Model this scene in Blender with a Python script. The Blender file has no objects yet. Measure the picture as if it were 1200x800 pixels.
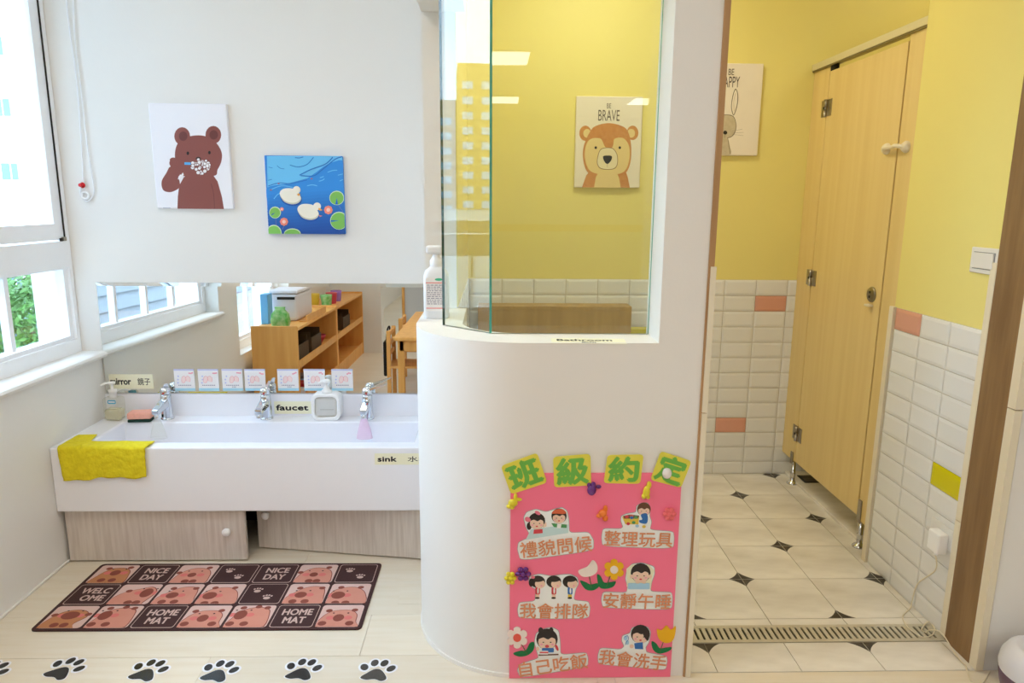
import bpy, bmesh, math, random
from mathutils import Vector, Matrix
random.seed(7)
SC = bpy.context.scene
COL = SC.collection
PI = math.pi

# ------------------------------------------------------------------ camera
F, CAM_H = 825.0, 1.35
PITCH, YAW, ROLL = math.radians(11.22), math.radians(1.5), math.radians(-.45)
_f = Vector((math.sin(YAW)*math.cos(PITCH), math.cos(YAW)*math.cos(PITCH), -math.sin(PITCH)))
_r0 = Vector((math.cos(YAW), -math.sin(YAW), 0)); _d0 = _f.cross(_r0)
_r = _r0*math.cos(ROLL) + _d0*math.sin(ROLL); _d = _d0*math.cos(ROLL) - _r0*math.sin(ROLL)
CP = Vector((0, 0, CAM_H))
cd = bpy.data.cameras.new('camera'); cam = bpy.data.objects.new('camera', cd); COL.objects.link(cam)
cd.sensor_width = 36; cd.lens = F*36/1200; cd.clip_start = .05; cd.clip_end = 600
cam.matrix_world = Matrix(((_r.x, -_d.x, -_f.x, CP.x), (_r.y, -_d.y, -_f.y, CP.y), (_r.z, -_d.z, -_f.z, CP.z), (0, 0, 0, 1)))
SC.camera = cam
# measuring helpers: where a sight line of the photograph meets a real plane
def ray(x, y): return _f + _r*((x-600)/F) + _d*((y-400)/F)
def at_z(x, y, z=0.0): d = ray(x, y); return CP + d*((z-CAM_H)/d.z)
def at_y(x, y, Y): d = ray(x, y); return CP + d*(Y/d.y)
def at_x(x, y, X): d = ray(x, y); return CP + d*(X/d.x)

# ------------------------------------------------------------------ world, exposure
w = bpy.data.worlds.new('overcast_sky'); SC.world = w; w.use_nodes = True
bg = w.node_tree.nodes['Background']; bg.inputs['Color'].default_value = (.585, .775, 1.0, 1); bg.inputs['Strength'].default_value = 8.3
SC.view_settings.view_transform = 'Standard'; SC.view_settings.look = 'None'
SC.view_settings.exposure = 0.6; SC.view_settings.gamma = 1.0; SC.view_settings.use_curve_mapping = False
SC.cycles.use_denoising = True
SC.cycles.max_bounces = 9; SC.cycles.diffuse_bounces = 5; SC.cycles.glossy_bounces = 5; SC.cycles.transparent_max_bounces = 16
SC.cycles.sample_clamp_indirect = 8.0
PANEL_STRENGTH = 6.6      # classroom LED panels
BATH_STRENGTH = 29.0      # bathroom lamps
PANEL_COL = (1.0, .91, .81); BATH_COL = (1.0, .91, .72)

# ------------------------------------------------------------------ materials
def lin(c):
    if isinstance(c, str):
        c = c.lstrip('#'); c = tuple(int(c[i:i+2], 16)/255 for i in (0, 2, 4))
    return tuple(((v/12.92) if v <= .04045 else ((v+.055)/1.055)**2.4) for v in c) + (1.0,)
MATS = {}
def mat(name, color, rough=.5, metal=0.0, noise=0.0, nscale=8.0, stretch=None, bump=0.0, bscale=60.0, spec=.5, trans=0.0, emit=None, estr=0.0, c2=None, alpha=1.0, sub=0.0, coat=0.0):
    """procedural principled material; noise mixes color with c2 (or a slightly darker tone)"""
    if name in MATS: return MATS[name]
    m = bpy.data.materials.new(name); m.use_nodes = True; nt = m.node_tree; b = nt.nodes['Principled BSDF']
    ca = lin(color); b.inputs['Base Color'].default_value = ca
    b.inputs['Roughness'].default_value = rough; b.inputs['Metallic'].default_value = metal
    b.inputs['Specular IOR Level'].default_value = spec
    b.inputs['Transmission Weight'].default_value = trans
    b.inputs['Alpha'].default_value = alpha; b.inputs['Coat Weight'].default_value = coat
    if emit: b.inputs['Emission Color'].default_value = tuple(emit)+(1,) if len(emit) == 3 else emit; b.inputs['Emission Strength'].default_value = estr
    tc = None
    if noise > 0 or bump > 0:
        tc = nt.nodes.new('ShaderNodeTexCoord'); mp = nt.nodes.new('ShaderNodeMapping'); nt.links.new(tc.outputs['Object'], mp.inputs['Vector'])
        if stretch: mp.inputs['Scale'].default_value = stretch
    if noise > 0:
        n = nt.nodes.new('ShaderNodeTexNoise'); n.inputs['Scale'].default_value = nscale; n.inputs['Detail'].default_value = 5
        nt.links.new(mp.outputs['Vector'], n.inputs['Vector'])
        mx = nt.nodes.new('ShaderNodeMix'); mx.data_type = 'RGBA'
        mr = nt.nodes.new('ShaderNodeMapRange'); mr.inputs['From Min'].default_value = .35; mr.inputs['From Max'].default_value = .65
        mr.inputs['To Max'].default_value = noise
        nt.links.new(n.outputs['Fac'], mr.inputs['Value']); nt.links.new(mr.outputs['Result'], mx.inputs['Factor'])
        mx.inputs['A'].default_value = ca
        mx.inputs['B'].default_value = lin(c2) if c2 else tuple(v*.7 for v in ca[:3])+(1,)
        nt.links.new(mx.outputs['Result'], b.inputs['Base Color'])
    if bump > 0:
        n2 = nt.nodes.new('ShaderNodeTexNoise'); n2.inputs['Scale'].default_value = bscale; n2.inputs['Detail'].default_value = 3
        nt.links.new(mp.outputs['Vector'], n2.inputs['Vector'])
        bp = nt.nodes.new('ShaderNodeBump'); bp.inputs['Strength'].default_value = bump; bp.inputs['Distance'].default_value = .004
        nt.links.new(n2.outputs['Fac'], bp.inputs['Height']); nt.links.new(bp.outputs['Normal'], b.inputs['Normal'])
    MATS[name] = m; return m
def rand_tint(m, amount=.12):
    """small random tone per object (planks, tiles)"""
    nt = m.node_tree; b = nt.nodes['Principled BSDF']; oi = nt.nodes.new('ShaderNodeObjectInfo'); hs = nt.nodes.new('ShaderNodeHueSaturation')
    mr = nt.nodes.new('ShaderNodeMapRange'); mr.inputs['To Min'].default_value = 1-amount; mr.inputs['To Max'].default_value = 1+amount*.5
    nt.links.new(oi.outputs['Random'], mr.inputs['Value']); nt.links.new(mr.outputs['Result'], hs.inputs['Value'])
    inp = b.inputs['Base Color']
    if inp.is_linked: nt.links.new(inp.links[0].from_socket, hs.inputs['Color'])
    else: hs.inputs['Color'].default_value = inp.default_value
    nt.links.new(hs.outputs['Color'], inp)
def glass_mat(name, tint, rough=0.0, ior=1.5):
    """sheet glass: clear where looked through, mirror-like by the Fresnel law"""
    m = bpy.data.materials.new(name); m.use_nodes = True; nt = m.node_tree; nt.nodes.clear()
    o = nt.nodes.new('ShaderNodeOutputMaterial'); t = nt.nodes.new('ShaderNodeBsdfTransparent'); g = nt.nodes.new('ShaderNodeBsdfGlossy')
    fr = nt.nodes.new('ShaderNodeFresnel'); 
    ge = nt.nodes.new('ShaderNodeNewGeometry'); mr = nt.nodes.new('ShaderNodeMapRange'); mr.inputs['To Min'].default_value = ior; mr.inputs['To Max'].default_value = 1/ior   # both faces of the thin sheet reflect alike
    nt.links.new(ge.outputs['Backfacing'], mr.inputs['Value']); nt.links.new(mr.outputs['Result'], fr.inputs['IOR']); mx = nt.nodes.new('ShaderNodeMixShader')
    t.inputs['Color'].default_value = tint; g.inputs['Roughness'].default_value = rough
    nt.links.new(fr.outputs[0], mx.inputs[0]); nt.links.new(t.outputs[0], mx.inputs[1]); nt.links.new(g.outputs[0], mx.inputs[2]); nt.links.new(mx.outputs[0], o.inputs[0])
    MATS[name] = m; return m
M_WALL = mat('white_wall_paint', '#EDEBE6', .55, noise=.06, nscale=1.5, bump=.05, bscale=120)
M_YEL = mat('yellow_wall_paint', '#EEE18A', .55, noise=.06, nscale=1.5, bump=.05, bscale=120)
M_CEIL = mat('ceiling_white', '#F0EEE8', .8, noise=.05, nscale=2)
M_PLASTIC = mat('white_plastic', '#F7F7F6', .35)
M_IVORY = mat('ivory_plastic', '#E9DFC6', .4)
M_PVC = mat('white_window_frame', '#FAFCFF', .3)
M_SINK = mat('white_solid_surface', '#F6F7FD', .14, noise=.03, nscale=3)
M_PLANK = mat('pale_floor_wood', '#E8DECB', .36, noise=.35, nscale=3.0, stretch=(1.2, 14, 1), c2='#D9C8A6', bump=.04, bscale=40); rand_tint(M_PLANK, .05)
M_SUBFLOOR = mat('floor_joint', '#B9A684', .8)
M_TILE = mat('white_glazed_tile', '#EAEAE8', .18, noise=.03, nscale=4); rand_tint(M_TILE, .03)
M_TPINK = mat('pink_glazed_tile', '#DDA28C', .18, noise=.05, nscale=4)
M_TYEL = mat('yellow_glazed_tile', '#D9CE10', .18, noise=.05, nscale=4)
M_GROUT = mat('grout', '#C9C0AC', .9)
M_MARBLE = mat('marble_floor_tile', '#F5F1E9', .22, noise=.8, nscale=3.2, stretch=(1, 2.6, 1), c2='#CFC8BC'); rand_tint(M_MARBLE, .03)
M_TDARK = mat('dark_tile_corner', '#3A352F', .3, noise=.4, nscale=40, c2='#57504a')
M_CHROME = mat('chrome', '#D8DBE0', .06, 1.0)
M_STEEL = mat('brushed_steel', '#A8A296', .3, 1.0, noise=.2, nscale=30)
M_BRASSY = mat('dull_steel_lock', '#8E8672', .35, 1.0)
M_DSTEEL = mat('drain_steel', '#D2CBB8', .4, .3, noise=.3, nscale=20)
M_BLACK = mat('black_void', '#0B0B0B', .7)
M_BLACKP = mat('black_plastic', '#15130F', .4)
M_OAK = mat('stall_laminate', '#E8CF8E', .42, noise=.5, nscale=3, stretch=(1, 9, .35), c2='#DDBF7A'); 
M_BROWNWOOD = mat('brown_jamb_wood', '#94754F', .5, noise=.8, nscale=5, stretch=(6, 6, .5), c2='#77593A', bump=.08, bscale=30)
M_LTWOOD = mat('light_jamb_wood', '#B98F60', .5, noise=.7, nscale=5, stretch=(6, 6, .5), c2='#A0784C')
M_GREYWOOD = mat('grey_cabinet_laminate', '#DED5CC', .45, noise=.7, nscale=6, stretch=(14, 1, .9), c2='#C6BAAF')
M_ROOMWOOD = mat('honey_pine', '#F0B464', .45, noise=.6, nscale=3, stretch=(8, 8, .6), c2='#DD9C4A')
M_BATHWOOD = mat('bathroom_board_wood', '#B8985E', .5, noise=.6, nscale=5, stretch=(7, 2, .8), c2='#A4854F')
M_GLASS = glass_mat('partition_glass', (.93, .975, .96, 1))
M_WGLASS = glass_mat('window_glass', (.96, .98, .985, 1))
M_GEDGE = mat('glass_cut_edge', '#5FB9AC', .15, emit=None)
M_GEDGED = mat('glass_dark_edge', '#1E4A41', .15)
M_MIRROR = mat('mirror_silver', '#E9ECEA', .0, 1.0)
M_WHITEPAPER = mat('white_card', '#F4F2F4', .6)
M_LABEL = mat('pale_yellow_label', '#F6F4D8', .5)
M_INK = mat('black_ink', '#171717', .6)

# ------------------------------------------------------------------ mesh helpers
def tag(o, label=None, cat=None, group=None, kind=None):
    if label: o['label'] = label
    if cat: o['category'] = cat
    if group: o['group'] = group
    if kind: o['kind'] = kind
    return o
def empty(name, loc=(0, 0, 0), label=None, cat=None, group=None, rot=(0, 0, 0)):
    o = bpy.data.objects.new(name, None); COL.objects.link(o); o.location = loc; o.rotation_euler = rot; o.empty_display_size = .05
    return tag(o, label, cat, group)
def link(name, me, parent=None, loc=None, rot=None):
    o = bpy.data.objects.new(name, me); COL.objects.link(o)
    if parent is not None: o.parent = parent
    if loc is not None: o.location = loc
    if rot is not None: o.rotation_euler = rot
    return o
class MB:
    """collects shapes; build() makes ONE mesh object"""
    def __init__(s): s.v = []; s.f = []; s.mi = []; s.sm = []; s.mats = []
    def m(s, material):
        if material not in s.mats: s.mats.append(material)
        return s.mats.index(material)
    def add(s, vs, fs, material, smooth=False):
        o = len(s.v); s.v += [tuple(v) for v in vs]; k = s.m(material)
        for f in fs: s.f.append(tuple(i+o for i in f)); s.mi.append(k); s.sm.append(smooth)
        return s
    def box(s, a, b, material):
        x0, x1 = sorted((a[0], b[0])); y0, y1 = sorted((a[1], b[1])); z0, z1 = sorted((a[2], b[2]))
        vs = [(x0, y0, z0), (x1, y0, z0), (x1, y1, z0), (x0, y1, z0), (x0, y0, z1), (x1, y0, z1), (x1, y1, z1), (x0, y1, z1)]
        return s.add(vs, [(0, 3, 2, 1), (4, 5, 6, 7), (0, 1, 5, 4), (1, 2, 6, 5), (2, 3, 7, 6), (3, 0, 4, 7)], material)
    def rbox(s, a, b, r, material, seg=2):
        bm = bmesh.new(); x0, x1 = sorted((a[0], b[0])); y0, y1 = sorted((a[1], b[1])); z0, z1 = sorted((a[2], b[2]))
        bmesh.ops.create_cube(bm, size=1, matrix=Matrix.Translation(((x0+x1)/2, (y0+y1)/2, (z0+z1)/2)) @ Matrix.Diagonal((x1-x0, y1-y0, z1-z0, 1)))
        r = min(r, .49*min(x1-x0, y1-y0, z1-z0))
        bmesh.ops.bevel(bm, geom=bm.edges[:], offset=r, segments=seg, affect='EDGES', profile=.5)
        bm.verts.ensure_lookup_table(); bm.verts.index_update()
        s.add([v.co[:] for v in bm.verts], [tuple(v.index for v in f.verts) for f in bm.faces], material, False); bm.free(); return s
    def prism(s, pts, z0, z1, material, smooth=False):
        n = len(pts); vs = [(p[0], p[1], z0) for p in pts] + [(p[0], p[1], z1) for p in pts]
        fs = [tuple(range(n-1, -1, -1)), tuple(range(n, 2*n))]
        s.add(vs, fs, material); o = len(s.v)-2*n; k = s.m(material)
        for i in range(n):
            d_ = math.hypot(pts[i][0]-pts[(i+1) % n][0], pts[i][1]-pts[(i+1) % n][1])
            s.f.append((o+i, o+(i+1) % n, o+n+(i+1) % n, o+n+i)); s.mi.append(k); s.sm.append(bool(smooth and d_ < .05))
        return s
    def lathe(s, prof, material, n=24, c=(0, 0, 0), smooth=True, M=None, mats=None):
        """prof: list of (r, z)"""
        o = len(s.v)
        for r, z in prof:
            for i in range(n):
                a = 2*PI*i/n; p = Vector((r*math.cos(a), r*math.sin(a), z))
                if M is not None: p = M @ p
                s.v.append((p.x+c[0], p.y+c[1], p.z+c[2]))
        for j in range(len(prof)-1):
            k = s.m(mats[j] if mats else material)
            for i in range(n):
                s.f.append((o+j*n+i, o+j*n+(i+1) % n, o+(j+1)*n+(i+1) % n, o+(j+1)*n+i)); s.mi.append(k); s.sm.append(smooth)
        k = s.m(mats[0] if mats else material)
        if prof[0][0] > 1e-6: s.f.append(tuple(o+i for i in range(n-1, -1, -1))); s.mi.append(k); s.sm.append(False)
        k = s.m(mats[-1] if mats else material)
        if prof[-1][0] > 1e-6: s.f.append(tuple(o+(len(prof)-1)*n+i for i in range(n))); s.mi.append(k); s.sm.append(False)
        return s
    def tube(s, pts, r, material, n=8):
        pts = [Vector(p) for p in pts]; o = len(s.v); N = len(pts); up = Vector((0, 0, 1)); prev = None
        for i, p in enumerate(pts):
            t = (pts[min(i+1, N-1)] - pts[max(i-1, 0)]).normalized()
            if prev is None: a = t.cross(up if abs(t.z) < .9 else Vector((1, 0, 0))).normalized()
            else: a = (prev - t*prev.dot(t)).normalized()
            prev = a; b = t.cross(a); rr = r[i] if isinstance(r, (list, tuple)) else r
            for j in range(n):
                q = p + (a*math.cos(2*PI*j/n) + b*math.sin(2*PI*j/n))*rr; s.v.append(q[:])
        k = s.m(material)
        for i in range(N-1):
            for j in range(n):
                s.f.append((o+i*n+j, o+i*n+(j+1) % n, o+(i+1)*n+(j+1) % n, o+(i+1)*n+j)); s.mi.append(k); s.sm.append(True)
        s.f.append(tuple(o+j for j in range(n-1, -1, -1))); s.mi.append(k); s.sm.append(False)
        s.f.append(tuple(o+(N-1)*n+j for j in range(n))); s.mi.append(k); s.sm.append(False)
        return s
    def mesh(s, name):
        me = bpy.data.meshes.new(name); me.from_pydata(s.v, [], s.f)
        for m in s.mats: me.materials.append(m)
        me.polygons.foreach_set('material_index', s.mi); me.polygons.foreach_set('use_smooth', s.sm); me.update()
        bm = bmesh.new(); bm.from_mesh(me); bmesh.ops.recalc_face_normals(bm, faces=bm.faces[:])
        for e in bm.edges:
            if any(not f.smooth for f in e.link_faces): e.smooth = False
        bm.to_mesh(me); bm.free()
        return me
    def build(s, name, parent=None, loc=None, rot=None): return link(name, s.mesh(name), parent, loc, rot)
def box(name, a, b, material, parent=None, bevel=0.0, loc=None, rot=None):
    mb = MB()
    if bevel > 0: mb.rbox(a, b, bevel, material)
    else: mb.box(a, b, material)
    return mb.build(name, parent, loc, rot)
def struct(o): o['kind'] = 'structure'; return o
def catmull(pts, n=6, closed=True):
    out = []; N = len(pts)
    for i in range(N if closed else N-1):
        g = (lambda k: pts[k % N]) if closed else (lambda k: pts[max(0, min(N-1, k))])
        p0, p1, p2, p3 = g(i-1), g(i), g(i+1), g(i+2)
        for j in range(n):
            t = j/n
            out.append(tuple(.5*((2*p1[c]) + (-p0[c]+p2[c])*t + (2*p0[c]-5*p1[c]+4*p2[c]-p3[c])*t*t + (-p0[c]+3*p1[c]-3*p2[c]+p3[c])*t**3) for c in range(len(p1))))
    if not closed: out.append(tuple(pts[-1]))
    return out

WALLROT = (PI/2, 0, 0)     # local x,y,z -> world x,z,-y : a print that faces the room
class Ink:
    """flat print made of stacked thin shapes in a local x,y plane"""
    STEP = .00025
    def __init__(s, mp=None): s.b = MB(); s.mp = mp or (lambda x, y: (x, y))
    def poly(s, pts, m, L=1, raw=False):
        q = [p if raw else s.mp(*p) for p in pts]
        s.n_ = getattr(s, 'n_', 0)+1; zz_ = L*s.STEP+s.n_*6e-6
        a = sum(q[i][0]*q[(i+1) % len(q)][1]-q[(i+1) % len(q)][0]*q[i][1] for i in range(len(q)))
        if a < 0: q = q[::-1]
        s.b.add([(p[0], p[1], zz_) for p in q], [tuple(range(len(q)))], m); return s
    def blob(s, pts, m, L=1, n=5): return s.poly(catmull(pts, n), m, L)
    def ell(s, cx, cy, rx, ry, m, L=1, rot=0, n=20):
        c, si = math.cos(rot), math.sin(rot)
        return s.poly([(cx+rx*math.cos(t)*c-ry*math.sin(t)*si, cy+rx*math.cos(t)*si+ry*math.sin(t)*c) for t in [2*PI*i/n for i in range(n)]], m, L)
    def rrect(s, x0, y0, x1, y1, r, m, L=1):
        if x0 > x1: x0, x1 = x1, x0
        if y0 > y1: y0, y1 = y1, y0
        pts = []
        for cx, cy, a in ((x1-r, y1-r, 0), (x0+r, y1-r, PI/2), (x0+r, y0+r, PI), (x1-r, y0+r, 1.5*PI)):
            pts += [(cx+r*math.cos(a+i*PI/8), cy+r*math.sin(a+i*PI/8)) for i in range(5)]
        return s.poly(pts, m, L)
    def stroke(s, pts, wd, m, L=1, smooth=True, closed=False):
        if smooth and len(pts) > 2: pts = catmull(pts, 5, closed)
        q = [Vector(s.mp(*p)) for p in pts]; N = len(q); A = []; B = []
        s.n_ = getattr(s, 'n_', 0)+1; zz_ = L*s.STEP+s.n_*6e-6
        for i in range(N):
            t = (q[(i+1) % N]-q[i-1]) if closed else (q[min(i+1, N-1)]-q[max(i-1, 0)])
            t = t.normalized() if t.length > 0 else Vector((1, 0)); n = Vector((-t.y, t.x))*(wd/2); A.append(q[i]+n); B.append(q[i]-n)
        vs = [(p.x, p.y, zz_) for p in A] + [(p.x, p.y, zz_) for p in B]
        fs = [(N+i, N+(i+1) % N, (i+1) % N, i) for i in range(N if closed else N-1)]
        s.b.add(vs, fs, m); return s
    def build(s, name, parent=None, loc=None, rot=None):
        me = bpy.data.meshes.new(name); b = s.b; me.from_pydata(b.v, [], b.f)
        for m in b.mats: me.materials.append(m)
        me.polygons.foreach_set('material_index', b.mi); me.update()
        return link(name, me, parent, loc, rot)
_tc = {}
def text_mesh(s, bold=0.0):
    k = (s, bold)
    if k in _tc: return _tc[k]
    cu = bpy.data.curves.new('txt', 'FONT'); cu.body = s; cu.size = 1; cu.offset = bold; cu.resolution_u = 3; cu.align_x = 'LEFT'; cu.space_line = .85
    o = bpy.data.objects.new('txt', cu); COL.objects.link(o); bpy.context.view_layer.update()
    me = bpy.data.meshes.new_from_object(o.evaluated_get(bpy.context.evaluated_depsgraph_get()))
    bpy.data.objects.remove(o); bpy.data.curves.remove(cu)
    vs = [v.co for v in me.vertices]; 
    x0, x1 = min(v.x for v in vs), max(v.x for v in vs); y0, y1 = min(v.y for v in vs), max(v.y for v in vs)
    _tc[k] = (me, x0, x1, y0, y1); return _tc[k]
def text(name, s, cx, cy, wd, ht, m, parent, z=.0008, rot=0.0, bold=0.0):
    """lettering wd x ht centred on local (cx,cy) of its parent's print plane; bold thickens strokes by shifted copies"""
    src, x0, x1, y0, y1 = text_mesh(s, 0.0)
    sx = wd/(x1-x0); sy = ht/(y1-y0); c, si = math.cos(rot), math.sin(rot); V_ = []; F_ = []
    base = [((v.co.x-(x0+x1)/2)*sx, (v.co.y-(y0+y1)/2)*sy) for v in src.vertices]; fcs = [tuple(p.vertices) for p in src.polygons]
    b_ = bold*(sx+sy)/2
    for k_, (dx, dy) in enumerate([(0, 0)] if bold <= 0 else [(-b_, 0), (b_, 0), (0, b_), (0, -b_)]):
        o_ = len(V_); V_ += [(cx+(x+dx)*c-(y+dy)*si, cy+(x+dx)*si+(y+dy)*c, z+k_*8e-6) for x, y in base]; F_ += [tuple(i+o_ for i in f) for f in fcs]
    me = bpy.data.meshes.new(name); me.from_pydata(V_, [], F_); me.materials.append(m); me.update()
    return link(name, me, parent)

# ================================================================== SETTING
XL, YB, YC, YR, XR = -1.613, 2.872, 1.81, 3.36, 1.44        # left wall, sink wall, room face of the bathroom wall, bathroom rear wall, bathroom right wall
ZC = 2.6
PHALF, PY0, PY1, DZ = None, None, None, None

# classroom floor and its planks
fl = struct(box('floor', (-1.9, -7.2, -.06), (4.8, 3.5, -.012), M_SUBFLOOR))
PW, PL = .2145, 1.2
_pl = {}
def plank(x0, x1, y0, y1):
    k_ = (round(x1-x0, 3), round(y1-y0, 3))
    if k_ not in _pl: _pl[k_] = MB().rbox((.0004, .0005, -.0118), (k_[0]-.0004, k_[1]-.0005, 0), .0008, M_PLANK, 1).mesh('plank')
    p = link('plank', _pl[k_], fl); p.location = (x0, y0, 0)
row0 = 1.915
for k in range(-42, 6):
    y = row0 + k*PW
    if y > 2.86 or y < -7.1: continue
    off = -.404 if k == 0 else -.404 + ((k*0.37) % 1.0)*PL
    x = off - PL*math.ceil((off+1.75)/PL)
    while x < 4.6:
        if y >= 1.9:                      # beside the sink: up to the half wall only
            if x < -.18: plank(x, min(x+PL, -.15), y, min(y+PW, 2.87))
        elif y+PW > 1.82:                 # row that meets the bathroom threshold
            if x+PL <= .30: plank(x, x+PL, y, y+PW)
            else:
                if x < .30: plank(x, .30, y, y+PW)
                plank(max(x, .30), x+PL, y, 1.8215)
        else: plank(x, x+PL, y, y+PW)
        x += PL

# bathroom floor
bf = struct(box('floor_bathroom', (-.13, 1.822, -.03), (2.4, YR+.02, -.006), M_GROUT))
bf2 = None
TX, TY, TS = .66, 2.09, .2505
def floor_tile(corners, x0=0, x1=TS, y0=0, y1=TS):
    """marble tile with rounded dark corner prints; corners: set of (0/1, 0/1)"""
    g = .0012; r = .047; ink = MB(); a, b, c, d = x0+g, x1-g, y0+g, y1-g
    def arc(cx, cy, sx, sy):      # concave dark piece seen as a rounded marble corner
        P0 = Vector((cx+sx*r, cy)); P1 = Vector((cx, cy+sy*r)); Mid = Vector((cx+sx*r*.34, cy+sy*r*.34)); out = []
        for i in range(7):
            t = i/6; out.append(P0*(1-t)**2 + Mid*2*t*(1-t) + P1*t*t)
        return out
    body = []; darks = []
    for (ix, iy), (cx, cy, sx, sy) in {(0, 0): (a, c, 1, 1), (1, 0): (b, c, -1, 1), (1, 1): (b, d, -1, -1), (0, 1): (a, d, 1, -1)}.items():
        if (ix, iy) in corners:
            ar = arc(cx, cy, sx, sy); 
            if (ix, iy) in ((0, 0), (1, 1)): ar = ar[::-1]
            body += ar; darks.append([Vector((cx, cy))] + ar)
        else: body.append(Vector((cx, cy)))
    n = len(body)
    ink.add([(p.x, p.y, 0) for p in body], [tuple(range(n))], M_MARBLE)
    for dk in darks: ink.add([(p.x, p.y, 0) for p in dk], [tuple(range(len(dk)))], M_TDARK)
    bx = [(a, c), (b, c), (b, d), (a, d)]
    ink.add([(p[0], p[1], 0) for p in bx]+[(p[0], p[1], -.006) for p in bx], [(i, (i+1) % 4, 4+(i+1) % 4, 4+i) for i in range(4)], M_MARBLE)
    me = bpy.data.meshes.new('tile'); me.from_pydata(ink.v, [], ink.f)
    for m in ink.mats: me.materials.append(m)
    me.polygons.foreach_set('material_index', ink.mi); me.update()
    bm = bmesh.new(); bm.from_mesh(me)
    for f in bm.faces:
        f.normal_update()
        if abs(f.normal.z) > .5 and f.normal.z < 0: f.normal_flip()
    bm.to_mesh(me); bm.free(); return me
ft_even, ft_odd = floor_tile({(0, 0), (1, 1)}), floor_tile({(1, 0), (0, 1)})
for i in range(-3, 7):
    for j in range(0, 6):
        x, y = TX+i*TS, TY+j*TS
        if x+TS > 2.42 or y > YR: continue
        if i == 3 or i > 3:
            if x > 1.48: continue
        p = link('tile', ft_even if (i+j) % 2 == 0 else ft_odd, bf); p.location = (x, y, 0)
for i in range(-1, 4):       # cut row between the drain and the threshold, strip behind the drain
    x = TX+i*TS
    cut = floor_tile({(0, 1)} if i % 2 == 0 else {(1, 1)}, y0=0, y1=.138)
    p = link('tile', cut, bf); p.location = (x, 1.823, 0)
    cs = floor_tile({(0, 1)} if i % 2 == 0 else {(1, 1)}, y0=0, y1=.036); 
    q = link('tile', floor_tile(set(), y0=0, y1=.036), bf); q.location = (x, 2.054, 0)

# ---- left wall with its window recesses
W1 = (1.60, 2.872, .735, 2.42)     # y0,y1,z0,z1 of opening 1
W2 = (.30, 1.30, .42, 2.42); W3 = (-2.9, -1.5, .735, 2.42); W4 = (-5.6, -3.4, .735, 2.42)
XO = -1.86
mb = MB()
mb.box((XO, -7.2, 0), (XL, 3.4, .42), M_WALL)
mb.box((XO, -7.2, .42), (XL, W2[0], .735), M_WALL); mb.box((XO, W2[1], .42), (XL, YB, .735), M_WALL)
mb.box((XO, -7.2, 2.42), (XL, 3.4, ZC), M_WALL)
for a, b in ((W2[1], W1[0]), (W3[1], W2[0]), (W4[1], W3[0]), (-7.2, W4[0])): mb.box((XO, a, .735), (XL, b, 2.42), M_WALL)
struct(mb.build('wall_left'))
sill = MB()
prof = [(-.10, 0), (-.10, .022), (.012, .022), (.024, .018), (.030, .010), (.026, .002), (.015, -.004), (.0, -.006)]
sill.add([(XL+p[0]-.0, 1.585, .716+p[1]) for p in prof]+[(XL+p[0], YB, .716+p[1]) for p in prof],
         [(i, (i+1) % 8, 8+(i+1) % 8, 8+i) for i in range(8)]+[tuple(range(8)), tuple(range(15, 7, -1))], M_WALL)
struct(sill.build('trim_1'))
struct(box('baseboard_left', (XL-.001, -7.0, 0), (XL+.009, 2.5, .008), M_WALL, bevel=.003))

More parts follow.
